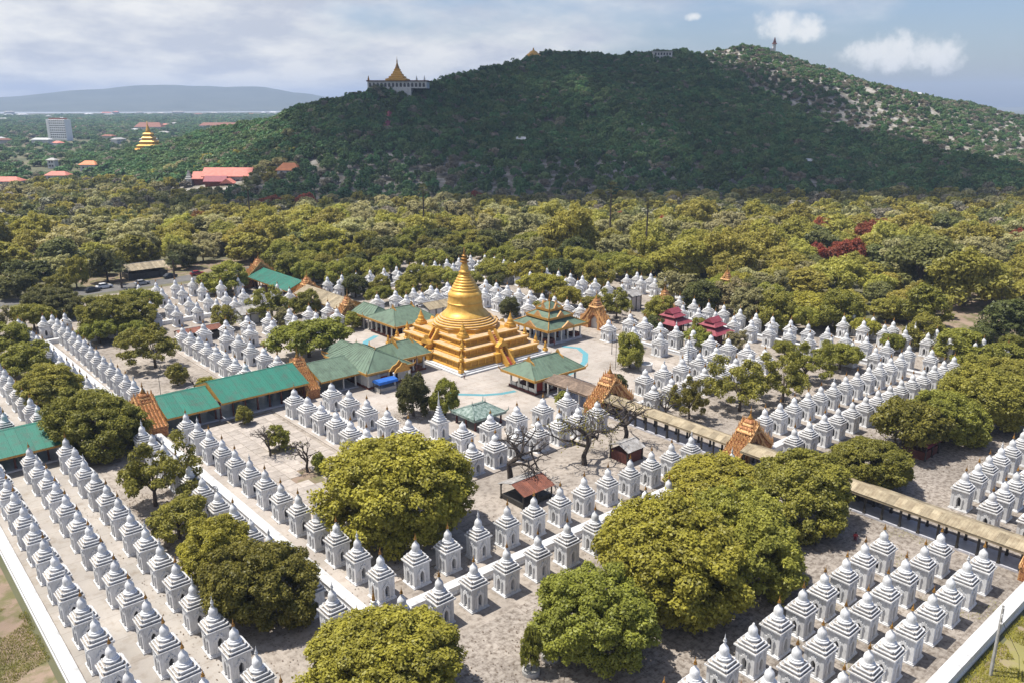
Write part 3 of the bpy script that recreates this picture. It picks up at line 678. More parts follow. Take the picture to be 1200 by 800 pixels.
# two spired shrines that stand apart at the corners
def spired(u, v, s, label, rz=0):
    t = thing('spired_shrine', label, 'shrine', (u, v, 0), rz, 'white spired shrines at wall corners', s)
    O('plinth', SM['plinth'], t); O('body', SM['body'], t)
    for a in range(4): O('pediment', SM['pediment'], t, rz=a * math.pi / 2)
    O('cornice', SM['cornice'], t)
    z = 3.28; h = 1.0
    for k in range(6):
        b = MB(); b.sq([(h, z), (h, z + 0.34), (h + 0.07, z + 0.38), (h + 0.07, z + 0.46), (h * 0.8, z + 0.5)], red=0.18); O('roof_tier', b.mesh('spire_tier', 'lime'), t)
        z += 0.46; h *= 0.77
    b = MB(); b.lathe([(h * 1.1, z - .1), (h * 0.9, z + 0.5), (0.12, z + 1.2), (0.06, z + 1.7), (0.13, z + 1.75), (0.05, z + 2.0), (0.01, z + 2.9)], 10); O('spire', b.mesh('shrine_spire', 'lime', smooth=True), t)
spired(83.0, 115.6, 1.05, 'white shrine with a tall tiered spire near the dark green tree')
t = thing('corner_spire', 'slim white tiered spire on the near corner of the inner wall', 'spire', (43.0, 74.1, 0))
b = MB(); b.sq([(1.25, 0), (1.25, 1.35), (1.35, 1.4), (1.35, 1.55), (0.9, 1.6)]); O('pedestal', b.mesh('spire_pedestal', 'lime'), t)
z = 1.58; h = 0.86
for k in range(5):
    b = MB(); b.sq([(h, z), (h, z + 0.30), (h + 0.07, z + 0.34), (h + 0.07, z + 0.42), (h * 0.75, z + 0.46)], red=0.18); O('tier', b.mesh('corner_spire_tier', 'lime'), t)
    z += 0.43; h *= 0.74
b = MB(); b.lathe([(h * 1.2, z - .08), (h, z + 0.4), (0.10, z + 0.9), (0.05, z + 1.2), (0.12, z + 1.25), (0.04, z + 1.4), (0.01, z + 1.9)], 10); O('tip', b.mesh('corner_spire_tip', ['finial'], smooth=True), t)
spired(149.2, 109.2, 0.9, 'white spired shrine beside the stone water tank')

# ------------------------------------------------------------------ the golden pagoda
PU, PV = 121.9, 157.4
pag = thing('golden_pagoda', 'large golden bell-shaped pagoda on square stepped terraces at the centre', 'pagoda', (PU, PV, 0), scale=(1.0, 1.0, 1.11))
RT = 1.15
b = MB(); b.sq([(14.3, 0), (14.3, 0.35), (13.7, 0.36), (13.7, 0.62), (12.9, 0.63)], ratio=RT); O('plinth', b.mesh('pagoda_plinth', 'white'), pag)
TZ = [(12.7, 0.6, 2.55), (10.9, 2.5, 4.25), (9.2, 4.2, 5.75)]
for h, z0, z1 in TZ:
    b = MB()
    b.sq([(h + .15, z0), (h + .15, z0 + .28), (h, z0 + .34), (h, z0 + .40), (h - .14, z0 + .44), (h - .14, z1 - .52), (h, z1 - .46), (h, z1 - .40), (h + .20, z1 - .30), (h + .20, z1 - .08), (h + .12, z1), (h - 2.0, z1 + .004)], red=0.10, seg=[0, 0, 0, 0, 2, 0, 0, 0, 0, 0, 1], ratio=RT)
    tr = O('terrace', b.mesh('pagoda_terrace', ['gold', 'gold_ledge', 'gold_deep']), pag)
    # recessed wall panels between pilasters, each pilaster a piece
    pil = MB(); pil.box(-.11, .11, -.07, .07, z0 + .42, z1 - .5); pme = pil.mesh('pilaster', 'gold')
    nn = int(h * 0.85)
    for side in range(4):
        a = side * math.pi / 2
        for k in range(nn):
            x = (k + .5) / nn * 2 - 1
            if abs(x) < 0.14: continue
            hx = (h * (RT if side % 2 else 1.0)) * 0.86 * x; hy = -(h * (1.0 if side % 2 else RT)) + 0.08
            O('pilaster', pme, tr, (hx * math.cos(a) - hy * math.sin(a), hx * math.sin(a) + hy * math.cos(a), 0), rz=a)
b = MB()
b.lathe([(8.7, 5.74), (8.7, 6.05), (8.45, 6.12), (8.45, 6.5), (8.7, 6.58), (8.7, 6.75), (7.6, 6.76)], 8, flat=1, ph=math.pi / 8); O('octagonal_base', b.mesh('octagonal_base', ['gold', 'gold_ledge']), pag)
for r0, z0 in ((8.1, 6.74), (7.5, 7.16), (6.95, 7.58), (6.45, 8.0)):
    b = MB(); b.lathe([(r0 - .08, z0), (r0, z0 + .10), (r0 + .08, z0 + .20), (r0 + .05, z0 + .32), (r0 - .12, z0 + .40), (r0 - .75, z0 + .44)], 56, seg=[0, 0, 0, 0, 1]); me = b.mesh('moulded_ring', ['gold', 'gold_ledge'], smooth=True); smooth_by_angle(me, 30); O('moulded_ring', me, pag)
b = MB()
b.lathe([(5.95, 8.38), (5.98, 8.55), (5.80, 8.75), (5.35, 9.15), (4.71, 9.65), (4.49, 10.2), (4.35, 10.8), (4.30, 11.1), (4.40, 11.18), (4.40, 11.34), (4.28, 11.42), (4.23, 11.5), (4.18, 12.4), (4.18, 12.9), (4.25, 12.98), (4.25, 13.1), (4.14, 13.35), (3.87, 13.75), (3.40, 14.0)], 56); me = b.mesh('bell', 'gold_bright', smooth=True); smooth_by_angle(me, 35); bell = O('bell', me, pag)
pr = [(3.6, 13.95)]
r = 3.45; z = 14.1
for k in range(7):
    pr += [(r, z), (r + .06, z + .12), (r, z + .34), (r - .22, z + .42)]; r -= 0.345; z += 0.57
b = MB(); b.lathe(pr, 40); me = b.mesh('ringed_cone', 'gold_bright', smooth=True); smooth_by_angle(me, 35); O('ringed_cone', me, pag)
b = MB(); b.lathe([(1.35, z - .15), (1.5, z + .1), (1.15, z + .35), (0.95, z + .6), (1.05, z + .9), (0.92, z + 1.3), (0.66, z + 1.9), (0.5, z + 2.3)], 24); me = b.mesh('lotus_bud', 'gold_bright', smooth=True); O('lotus_bud', me, pag); z += 2.2
b = MB(); b.lathe([(0.5, z), (1.15, z + .05), (1.2, z + .22), (0.75, z + .34), (0.65, z + .75), (0.95, z + .78), (0.9, z + .95), (0.55, z + 1.05), (0.5, z + 1.4), (0.72, z + 1.44), (0.6, z + 1.6), (0.32, z + 1.7), (0.28, z + 2.1), (0.4, z + 2.14), (0.12, z + 2.5), (0.05, z + 3.4)], 16); O('umbrella_spire', b.mesh('umbrella_spire', 'finial', smooth=True), pag)
# small stupas on the terrace corners
b = MB(); b.sq([(1.15, 0), (1.15, .7), (1.0, .75), (.95, 1.0)], red=.15); b.lathe([(.98, 1.0), (.98, 1.2), (.8, 1.3), (.78, 1.5), (.72, 1.9), (.5, 2.2), (.38, 2.5), (.3, 2.7), (.16, 3.0), (.2, 3.05), (.05, 3.3), (.01, 3.9)], 14)
cst = b.mesh('corner_stupa', 'gold', smooth=False)
b = MB(); b.lathe([(.55, 0), (.55, .4), (.4, .5), (.45, .9), (.35, 1.2), (.18, 1.5), (.05, 2.1)], 10); urn = b.mesh('corner_urn', 'gold')
for sx in (-1, 1):
    for sy in (-1, 1):
        O('corner_stupa', cst, pag, (sx * 7.5, sy * 7.5 * RT, 5.74))
        O('corner_urn', urn, pag, (sx * 9.9, sy * 9.9 * RT, 4.2)); O('corner_urn', urn, pag, (sx * 11.7, sy * 11.7 * RT, 2.5))
        b = MB(); b.sq([(.5, 0), (.5, .6), (.4, .65)]); b.lathe([(.36, .6), (.42, 1.0), (.3, 1.5), (.22, 1.7), (.26, 1.95), (.1, 2.2)], 8); O('guardian_figure', b.mesh('guardian_figure', 'gold'), pag, (sx * 13.3, sy * 13.3 * RT, .6))
# stairways with red runners, and arched gateways on them
for side in range(4):
    a = side * math.pi / 2
    rt = 1.0 if side % 2 else RT
    st = O('stairway', None, pag, rz=a)
    y0 = -(13.0 * rt)
    def stair(ya, za, yb, zb, w, n):
        b = MB()
        for k in range(n):
            t0, t1 = k / n, (k + 1) / n
            b.box(-w, w, ya + (yb - ya) * t0, yb, za + (zb - za) * t0, za + (zb - za) * t1)
        O('steps', b.mesh('steps', 'gold_ledge'), st)
        b = MB()
        nrm = .03
        b.quad([(-w * .55, ya - .02, za + (zb - za) / n + nrm), (w * .55, ya - .02, za + (zb - za) / n + nrm), (w * .55, yb, zb + (zb - za) / n * .2 + nrm + .12), (-w * .55, yb, zb + (zb - za) / n * .2 + nrm + .12)])
        O('runner', b.mesh('runner', 'red_runner', fix=False), st)
        for s in (-1, 1):
            b = MB(); b.prism([(ya - .4, za), (yb, za), (yb, zb + .95), (yb - .5, zb + .95), (ya - .1, za + .95), (ya - .4, za + .8)], 'x', s * w * .98 - .22, s * w * .98 + .22); O('balustrade', b.mesh('balustrade', 'gold'), st)
    stair(y0 - 2.6, .0, y0 + .5, 2.55, .95, 8)
    stair(-(11.0 * rt) - .9, 2.55, -(9.2 * rt) + .3, 5.75, .9, 8)
    b = MB()
    b.box(-1.4, -.8, y0 + .4, y0 + 1.4, 2.5, 3.9); b.box(.8, 1.4, y0 + .4, y0 + 1.4, 2.5, 3.9)
    b.prism([(-1.6, 3.8), (1.6, 3.8), (1.1, 4.3), (.45, 4.7), (0, 5.5), (-.45, 4.7), (-1.1, 4.3)], 'y', y0 + .3, y0 + 1.5)
    O('stair_gateway', b.mesh('stair_gateway', 'gold'), st)
    for s in (-1, 1):
        b = MB(); b.box(min(s * 1.3, s * 2.8), max(s * 1.3, s * 2.8), y0 - .5, y0 + .8, .3, 2.7); O('stair_bastion', b.mesh('stair_bastion', 'gold'), st)

# ------------------------------------------------------------------ carved gates
def carved_gate(label, u, v, rz, Wd, Ht, T, opening=1.6, mats=('carved', 'carved_field'), pier='white', low=2.1, spire=True):
    Wd *= .9; Ht *= .95
    t = thing('carved_gate', label, 'gate', (u, v, 0), rz, 'carved gilt gateways over the corridors')
    hw = Wd / 2
    def gz(x): return low + (Ht - low) * (1 - min(1, abs(x) / hw)) ** 1.25
    op = opening; oz = min(Ht * .5, 3.6)
    A = arch(op, 0, oz - op, 7, .25)
    n = 8
    left = [(-hw + (hw) * k / n, gz(-hw + hw * k / n)) for k in range(n + 1)]
    right = [(-x, z) for x, z in reversed(left)]
    m = len(A) // 2
    b = MB()
    for half, inner in (([(-hw, 0)] + left, A[:m + 1]), (right + [(hw, 0)], A[m:])):
        poly = (half + list(reversed(inner)))
        b.prism(poly, 'y', -T / 2, T / 2)
    O('gateway_body', b.mesh('gateway_body', mats[1], fix=True), t)
    # carved bands following the gable on both faces, one inside the other
    for face in (-1, 1):
        for j, (sc, th) in enumerate(((1.0, .55), (.72, .45), (.46, .4))):
            b = MB()
            pts = [(x * sc, low * .55 * (1 - sc) * 0 + gz(x * sc / sc) * (0.62 + .38 * sc) + .15 - (1 - sc) * .8) for x, z in left + right[1:]]
            for (x0, z0), (x1, z1) in zip(pts[:-1], pts[1:]):
                yy = face * (T / 2 + .06 + .10 * (2 - j))
                ya, yb = sorted((face * (T / 2 - .1), yy))
                if max(abs(x0), abs(x1)) < op * 0.9 and z0 - th < oz: continue
                b.prism([(x0, z0 - th), (x1, z1 - th), (x1, z1), (x0, z0)], 'y', ya, yb)
            if b.f: O('gable_band', b.mesh('gable_band', mats[0], fix=True), t)
        # pilasters
        for s in (-1, 1):
            for xx in ((op + .35), hw - .35):
                b = MB(); yy = face * (T / 2 + .12); b.box(s * xx - .28, s * xx + .28, min(0, yy), max(0, yy), 0, gz(xx) * .82); O('pilaster', b.mesh('gate_pilaster', mats[0]), t)
    # stepped rows of flame ornaments over the ridge and eaves
    for yy in (-T / 2, -T * .3, -T * .1, T * .1, T * .3, T / 2):
        b = MB()
        k = max(9, int(Wd * 1.9))
        for i in range(k + 1):
            x = -hw + 2 * hw * (i + (.5 if abs(yy) < T * .2 else 0) * (i < k)) / k; z = gz(x) - .05
            s = .55 + .22 * ((i * 7) % 3); 
            b.rings([[(x - .22, yy - .14, z), (x + .22, yy - .14, z), (x + .22, yy + .14, z), (x - .22, yy + .14, z)], [(x - .13 - .05 * np.sign(x), yy - .08, z + s * .6), (x + .13, yy - .08, z + s * .6), (x + .13, yy + .08, z + s * .6), (x - .13, yy + .08, z + s * .6)], [(x - .02, yy - .02, z + s * 1.5), (x + .02, yy - .02, z + s * 1.5), (x + .02, yy + .02, z + s * 1.5), (x - .02, yy + .02, z + s * 1.5)]])
        O('flame_crest', b.mesh('flame_crest', mats[0]), t)
    # small roofs stepping up to the spire
    z = Ht - 1.5; h = min(T * .62, 1.7)
    for k in range(4):
        b = MB(); b.sq([(h, z), (h + .18, z + .12), (h + .1, z + .3), (h * .72, z + .62)], red=.16); O('roof_tier', b.mesh('gate_roof_tier', mats[0] if k % 2 == 0 else mats[1]), t)
        z += .55; h *= .74
    if spire:
        b = MB(); b.lathe([(h * 1.1, z - .1), (h * .8, z + .4), (.16, z + .9), (.08, z + 1.3), (.2, z + 1.35), (.06, z + 1.6), (.015, z + 2.5)], 8); O('spire', b.mesh('gate_spire', 'finial', smooth=True), t)
    return t
HP = math.pi / 2
carved_gate('carved gilt gate where the long inner wall meets the teal corridor', 43.6, 157.2, HP, 15.5, 6.6, 3.2)
carved_gate('carved gilt gate between the teal corridor and the faded green roof', 75.6, 157.0, HP, 15.0, 7.2, 2.6)
carved_gate('carved gilt gate at the end of the weathered board roof', 117.6, 104.6, 0, 12.5, 7.6, 3.0)
carved_gate('carved gilt gate on the tan corridor behind the yellow-olive trees', 118.2, 72.4, 0, 12.0, 7.2, 3.0)
carved_gate('carved gilt gate cut off by the right picture edge', 117.2, 25.6, 0, 11.5, 6.6, 3.2)
carved_gate('free-standing golden gate with a white arched door near tiered pavilion', 162.0, 150.0, HP, 10.5, 8.0, 2.4, opening=1.7)
carved_gate('carved gilt gate beside the far board-roofed corridor', 113.0, 200.2, 0, 10.0, 7.2, 2.4)
carved_gate('carved gilt gate between far board roof and far teal roof', 116.8, 231.5, 0, 12.0, 7.4, 2.6)
carved_gate('ornate golden gate at the far end of the teal corridor', 115.8, 264.0, 0, 18.0, 9.0, 3.2)
carved_gate('small carved gate half hidden behind trees at the back', 186.8, 146.0, HP, 9.0, 7.4, 2.2)
carved_gate('orange carved gate rising above the farthest trees at right', 219.5, 147.2, HP, 9.5, 8.2, 2.4)
# white screen inside the free-standing gate
b = MB(); b.prism([(-1.6, 0), (1.6, 0), (1.6, 2.2), (.8, 3.0), (0, 3.4), (-.8, 3.0), (-1.6, 2.2)], 'x', 0, .2)
t = tag(O('door_screen', b.mesh('door_screen', 'white'), None, (161.9, 150.0, 0)), 'white arched door leaf inside the free-standing golden gate', 'door')

# ------------------------------------------------------------------ corridors
def corridor(label, axis, c, a0, a1, half, ez, rz_, roof, post='post_red', step=2.6, fas='fascia', side=None, asym=0.0, pw=1.6, group='roofed corridors'):
    """open roofed walk along 'x' (u) or 'y' (v); built along local x and turned"""
    L = a1 - a0
    loc = (a0, c, 0) if axis == 'x' else (c, a0, 0)
    t = thing('roofed_corridor', label, 'corridor', loc, 0 if axis == 'x' else HP, group)
    b = MB(); b.box(0, L, -half * .82, half * .82, 0, .32); O('floor', b.mesh('corridor_floor', 'floor'), t)
    pm = MB(); pm.box(-.14, .14, -.14, .14, .3, ez); pm.box(-.2, .2, -.2, .2, .3, .6); pme = pm.mesh('corridor_post', post)
    k = max(2, int(L / step)) + 1
    for i in range(k):
        x = .3 + (L - .6) * i / (k - 1)
        for s in (-1, 1): O('post', pme, t, (x, s * half * .72, 0))
    for s in (-1, 1):
        b = MB(); b.box(0, L, s * half * .72 - .12, s * half * .72 + .12, ez - .3, ez); O('beam', b.mesh('corridor_beam', post), t)
        b = MB(); b.box(-.1, L + .1, s * half - .06, s * half + .06, ez - .34, ez + .04); O('fascia', b.mesh('corridor_fascia', fas), t)
    n = max(2, int(round(L / pw))); w = L / n
    for s in (-1, 1):
        pn = MB()
        pn.prism([(s * half, ez), (s * .02, rz_), (s * .02, rz_ + .07), (s * (half + .12), ez + .05)], 'x', .012, w - .012)
        nr = max(2, int(w / .4))
        for q in range(nr):
            x = w * (q + .5) / nr
            pn.prism([(s * (half + .12), ez + .05), (s * .02, rz_ + .07), (s * .02, rz_ + .10), (s * (half + .12), ez + .08)], 'x', x - .05, x + .05)
        me = pn.mesh('roof_panel', roof)
        for i in range(n):
            O('roof_panel', me, t, (w * i, 0, random.uniform(0, .02)))
    b = MB(); b.prism([(-.3, rz_ - .02), (.3, rz_ - .02), (.12, rz_ + .15), (-.12, rz_ + .15)], 'x', -.15, L + .15); O('ridge_cap', b.mesh('ridge_cap', roof), t)
    for x in (0.02, L - .14):
        b = MB(); b.prism([(-half * .95, ez), (half * .95, ez), (0, rz_ - .04)], 'x', x, x + .12); O('gable', b.mesh('corridor_gable', fas), t)
    if side:
        kk = k - 1; ww = (L - .6) / kk
        pn = MB(); pn.box(.2, ww - .2, -.03, .03, .35, ez * .72); me = pn.mesh('reflection_panel', side)  # upright panels added to carry the painted floor reflections
        for i in range(kk):
            if i % 3 == 1: continue
            O('reflection_panel', me, t, (.3 + ww * i, half * .5, 0))
    return t
corridor('teal-roofed corridor cut by the left picture edge', 'x', 157.2, 2.0, 28.3, 7.2, 3.4, 5.7, 'teal_roof', side='reflection_blue')
corridor('lower teal-roofed corridor touching the carved gate at the inner wall', 'x', 157.2, 45.3, 55.4, 7.2, 3.4, 5.7, 'teal_roof', side='reflection_blue')
corridor('higher teal-roofed corridor next to the faded green roof', 'x', 156.6, 55.6, 74.2, 7.2, 4.1, 6.7, 'teal_roof', side='reflection_blue')
corridor('faded green corridor roof joining gate and green hall', 'x', 156.4, 77.0, 86.6, 7.0, 3.6, 6.0, 'green_roof', post='post_white')
corridor('weathered board-roofed walk between the green pavilion and carved gate', 'y', 116.2, 106.3, 119.2, 2.9, 3.6, 4.3, 'brown_roof', post='post_white', fas='brown_roof')
corridor('tan corridor roof just below the carved gate with bare trees', 'y', 116.0, 74.2, 103.0, 1.9, 3.5, 4.2, 'tan_roof', post='dark_steel', fas='tan_roof', pw=1.25)
corridor('tan corridor roof running to the right picture edge', 'y', 115.6, 27.4, 70.8, 2.2, 3.5, 4.2, 'tan_roof', post='dark_steel', fas='tan_roof', pw=1.25)
corridor('far board-roofed corridor with dark seams behind the green pavilion', 'y', 115.8, 202.0, 230.0, 4.6, 3.8, 5.8, 'tan_roof', post='post_white')
corridor('far teal-roofed corridor beyond the back wall', 'y', 116.2, 233.2, 262.0, 5.6, 4.0, 6.4, 'teal_roof')

# ------------------------------------------------------------------ pavilions
def hip_roof(b, x0, x1, y0, y1, ez, r0, r1, rzz, th=.12, mi=0):
    """hipped roof with the ridge from r0 to r1 (points x,y)"""
    A, B, C, D = (x0, y0, ez), (x1, y0, ez), (x1, y1, ez), (x0, y1, ez)
    P, Q = (*r0, rzz), (*r1, rzz)
    if abs(r0[0] - r1[0]) > abs(r0[1] - r1[1]):
        b.quad([A, B, Q, P], mi); b.quad([C, D, P, Q], mi); b.quad([B, C, Q], mi); b.quad([D, A, P], mi)
    else:
        b.quad([D, A, P, Q], mi); b.quad([B, C, Q, P], mi); b.quad([A, B, P], mi); b.quad([C, D, Q], mi)
    b.quad([D, C, B, A], mi)
def seams(t, quad, n, mat, name='roof_seam'):
    """standing seams laid up a roof slope: quad = eave0, eave1, top1, top0"""
    e0, e1, p1, p0 = [Vector(q) for q in quad]
    nrm = (e1 - e0).cross(p0 - e0).normalized()
    if nrm.z < 0: nrm = -nrm
    b = MB()
    for k in range(n + 1):
        s = k / n
        b.tube(e0.lerp(e1, s) + nrm * .02, p0.lerp(p1, s) + nrm * .02, .055, .055, 4)
    O(name, b.mesh(name, mat), t)
def roof_block(t, x0, x1, y0, y1, ez, r0, r1, rzz, roof, edge='fascia', drop=.42, orn=True):
    b = MB(); hip_roof(b, x0, x1, y0, y1, ez, r0, r1, rzz); rf = O('roof', b.mesh('hip_roof', roof), t)
    A, B, C, D = (x0, y0, ez), (x1, y0, ez), (x1, y1, ez), (x0, y1, ez)
    P, Q = (*r0, rzz), (*r1, rzz)
    sl = ([A, B, Q, P], [C, D, P, Q]) if abs(r0[0] - r1[0]) > abs(r0[1] - r1[1]) else ([D, A, P, Q], [B, C, Q, P])
    for q in sl: seams(rf, q, max(4, int((Vector(q[1]) - Vector(q[0])).length / 1.3)), roof)
    for n, (bx) in (('front', (x0 - .08, x1 + .08, y0 - .1, y0 + .06)), ('rear', (x0 - .08, x1 + .08, y1 - .06, y1 + .1)), ('l', (x0 - .1, x0 + .06, y0 + .07, y1 - .07)), ('r', (x1 - .06, x1 + .1, y0 + .07, y1 - .07))):
        b = MB(); b.box(*bx, ez - drop, ez + .08); O('fascia', b.mesh('pavilion_fascia', edge), t)
    b = MB(); b.tube(P, Q, .16, .16, 6)
    for p in (A, B): b.tube(p, P if math.dist(p, P) < math.dist(p, Q) else Q, .11, .11, 5)
    for p in (C, D): b.tube(p, P if math.dist(p, P) < math.dist(p, Q) else Q, .11, .11, 5)
    O('ridge_trim', b.mesh('ridge_trim', roof), rf)
    if orn:
        b = MB()
        for p in (A, B, C, D):
            q = Vector(p); o = Vector((q.x - (x0 + x1) / 2, q.y - (y0 + y1) / 2, 0)).normalized()
            b.tube(q, q + o * .5 + Vector((0, 0, .4)), .16, .11, 5); b.tube(q + o * .5 + Vector((0, 0, .4)), q + o * .55 + Vector((0, 0, 1.1)), .11, .02, 5)
        for p in (P, Q): b.tube(p, (p[0], p[1], p[2] + .9), .13, .02, 5)
        O('corner_ornaments', b.mesh('corner_ornaments', edge), rf)
    return rf
def posts(t, pts, z0, z1, mat, r=.17):
    p = MB(); p.box(-r, r, -r, r, z0, z1); p.box(-r - .07, r + .07, -r - .07, r + .07, z0, z0 + .3); p.box(-r - .07, r + .07, -r - .07, r + .07, z1 - .25, z1 - .01)
    me = p.mesh('pavilion_post', mat)
    for x, y in pts: O('post', me, t, (x, y, 0))
def grid_pts(x0, x1, y0, y1, nx, ny, rim=True):
    out = []
    for i in range(nx):
        for j in range(ny):
            if rim and 0 < i < nx - 1 and 0 < j < ny - 1: continue
            out.append((x0 + (x1 - x0) * i / (nx - 1), y0 + (y1 - y0) * j / (ny - 1)))
    return out
def gable_end(t, x, y, w, z0, h, axis, mat='fascia'):
    b = MB(); poly = [(-w, z0), (w, z0), (w * .62, z0 + h * .5), (w * .3, z0 + h * .62), (0, z0 + h), (-w * .3, z0 + h * .62), (-w * .62, z0 + h * .5)]
    if axis == 'x': b.prism([(y + a, z) for a, z in poly], 'x', x - .15, x + .15)
    else: b.prism([(x + a, z) for a, z in poly], 'y', y - .15, y + .15)
    O('gable_board', b.mesh('gable_board', mat), t)
# green hall on the left of the pagoda
t = thing('prayer_hall', 'large hall with faded green hipped roofs and gold porch left of pagoda', 'hall', (0, 0, 0))
b = MB(); b.box(87.2, 98.2, 147.6, 164.4, 0, .5); O('plinth', b.mesh('hall_plinth', 'carved_dark'), t)
b = MB(); b.box(98.25, 105.2, 151.2, 160.6, 0, .45); O('plinth', b.mesh('hall_plinth', 'carved_dark'), t)
roof_block(t, 86.4, 98.6, 146.6, 165.4, 3.9, (92.0, 152.0), (92.0, 160.0), 7.2, 'green_roof')
roof_block(t, 97.2, 106.2, 150.2, 161.6, 4.1, (98.6, 155.9), (104.4, 155.9), 6.6, 'green_roof')
roof_block(t, 88.6, 97.4, 161.2, 170.5, 3.5, (93.0, 163.5), (93.0, 168.8), 5.6, 'green_roof', orn=False)
gable_end(t, 99.2, 155.9, 2.2, 5.6, 2.6, 'x'); gable_end(t, 103.9, 155.9, 1.6, 5.9, 2.0, 'x')
gable_end(t, 94.6, 146.3, 2.8, 3.5, 2.2, 'y'); gable_end(t, 94.6, 145.2, 2.2, 3.3, 2.0, 'y')
posts(t, grid_pts(87.5, 97.8, 147.8, 164.2, 5, 7), .5, 3.95, 'post_white')
posts(t, grid_pts(98.8, 104.8, 151.6, 160.2, 3, 4), .45, 4.1, 'post_white')
posts(t, [(92.6, 145.4), (96.6, 145.4)], 0, 3.4, 'post_white')
for x0, x1 in ((87.75, 89.9), (90.25, 92.4), (95.2, 97.5)):
    b = MB(); b.box(x0, x1, 147.75, 147.9, .5, 2.9); O('wall_panel', b.mesh('hall_wall_panel', 'white'), t)
for y0, y1 in ((148.1, 150.4), (150.8, 153.0), (158.8, 161.2)):
    b = MB(); b.box(87.42, 87.56, y0, y1, .5, 2.9); O('wall_panel', b.mesh('hall_wall_panel', 'white'), t)
b = MB(); b.box(89.5, 96.8, 150.5, 162, .5, 3.6); O('inner_chamber', b.mesh('inner_chamber', 'post_red'), t)
b = MB(); b.box(90.6, 92.2, 147.62, 147.72, 1.3, 2.3); O('notice_board', b.mesh('notice_board', 'red_runner'), t)
# hall behind the pagoda, upper left
t = thing('prayer_hall', 'faded green hipped pavilion on white posts behind the pagoda at left', 'hall', (0, 0, 0))
b = MB(); b.box(113.2, 125.4, 175.6, 188.6, 0, .55); O('plinth', b.mesh('hall_plinth', 'carved_dark'), t)
roof_block(t, 112.0, 126.4, 174.4, 189.6, 4.1, (116.6, 182.0), (122.2, 182.0), 7.2, 'green_roof')
roof_block(t, 112.6, 120.4, 187.4, 198.4, 3.8, (116.4, 189.5), (116.4, 197.0), 6.2, 'green_roof', orn=False)
gable_end(t, 116.4, 182, 2.0, 5.6, 2.6, 'x'); gable_end(t, 122.4, 182, 2.0, 5.6, 2.6, 'x')
posts(t, grid_pts(113.4, 125.2, 175.8, 188.4, 7, 6), .55, 4.15, 'post_white')
posts(t, grid_pts(113.4, 119.6, 190, 197.8, 3, 4), .1, 3.9, 'post_white')
b = MB(); b.box(116.5, 123.5, 179.5, 186, .55, 3.8); O('inner_chamber', b.mesh('inner_chamber', 'post_red'), t)
# pavilion on the right
t = thing('pavilion', 'open pavilion with faded green roof in front of pagoda right side', 'pavilion', (0, 0, 0))
b = MB(); b.box(112.2, 125.0, 120.8, 129.6, 0, .5); O('plinth', b.mesh('pavilion_plinth', 'post_red'), t)
roof_block(t, 111.0, 126.2, 119.6, 130.8, 3.8, (114.6, 125.2), (122.6, 125.2), 6.6, 'green_roof')
gable_end(t, 114.2, 125.2, 2.4, 5.0, 2.4, 'x'); gable_end(t, 123.0, 125.2, 2.4, 5.0, 2.4, 'x')
posts(t, grid_pts(112.6, 124.6, 121.2, 129.2, 6, 4), .4, 3.85, 'post_white')
b = MB(); b.box(116.2, 123.0, 123.4, 128.4, .5, 3.2); O('inner_chamber', b.mesh('inner_chamber', 'post_red'), t)
b = MB(); b.box(113.0, 114.9, 121.35, 121.45, .6, 3.0); O('red_curtain', b.mesh('red_curtain', 'red_runner'), t)
for k in range(4):
    b = MB(); b.box(112.5, 112.62, 121.5 + 2 * k, 123.2 + 2 * k, .5, 1.3); O('railing_panel', b.mesh('railing_panel', 'post_white'), t)
# tiered pavilion
t = thing('tiered_pavilion', 'square pavilion with three-tiered green and gold roof right of pagoda', 'pavilion', (146.0, 152.0, 0))
b = MB(); b.box(-6.2, 6.2, -6.2, 6.2, 0, .6); O('plinth', b.mesh('pavilion_plinth', 'floor'), t)
posts(t, grid_pts(-5.8, 5.8, -5.8, 5.8, 6, 6), .5, 4.3, 'post_white')
posts(t, grid_pts(-3.2, 3.2, -3.2, 3.2, 3, 3), .5, 4.3, 'post_red')
for sx, sy in ((-1, -1), (1, -1), (-1, 1), (1, 1)):
    b = MB(); x, y = sx * 4.7, sy * 4.7; b.box(x - 1.2, x + 1.2, y - 1.2, y + 1.2, .6, 1.6); O('corner_booth', b.mesh('corner_booth', 'post_red'), t)
def tier_roof(h0, h1, z0, z1, n=4):
    b = MB(); b.sq([(h0, z0), ((h0 + h1) / 2, z0 + (z1 - z0) * .42), (h1, z1)]); rf = O('roof_tier', b.mesh('tier_roof', 'green_roof'), t)
    for sx, sy in ((-1, -1), (1, -1), (1, 1), (-1, 1)):
        b = MB(); b.tube((sx * h0, sy * h0, z0), (sx * h1, sy * h1, z1), .16, .12, 5); b.tube((sx * h0, sy * h0, z0 - .1), (sx * (h0 + .5), sy * (h0 + .5), z0 + .9), .16, .03, 5); O('hip_trim', b.mesh('hip_trim', 'fascia'), rf)
    for a in range(4):
        b = MB(); b.box(-h0 - .05, h0 + .05, -h0 - .12, -h0 + .05, z0 - .5, z0 + .1); O('fascia', b.mesh('tier_fascia', 'fascia'), rf, rz=a * HP)
        b = MB(); w = h0 * .3; b.prism([(-w, z0 + .1), (w, z0 + .1), (w * .5, z0 + .75), (0, z0 + 1.5), (-w * .5, z0 + .75)], 'y', -h0 - .1, -h0 + .35); O('gable_board', b.mesh('tier_gable', 'carved'), rf, rz=a * HP)
tier_roof(7.2, 3.5, 4.3, 6.1); tier_roof(4.4, 2.1, 6.5, 7.8); tier_roof(2.5, .5, 8.3, 9.9)
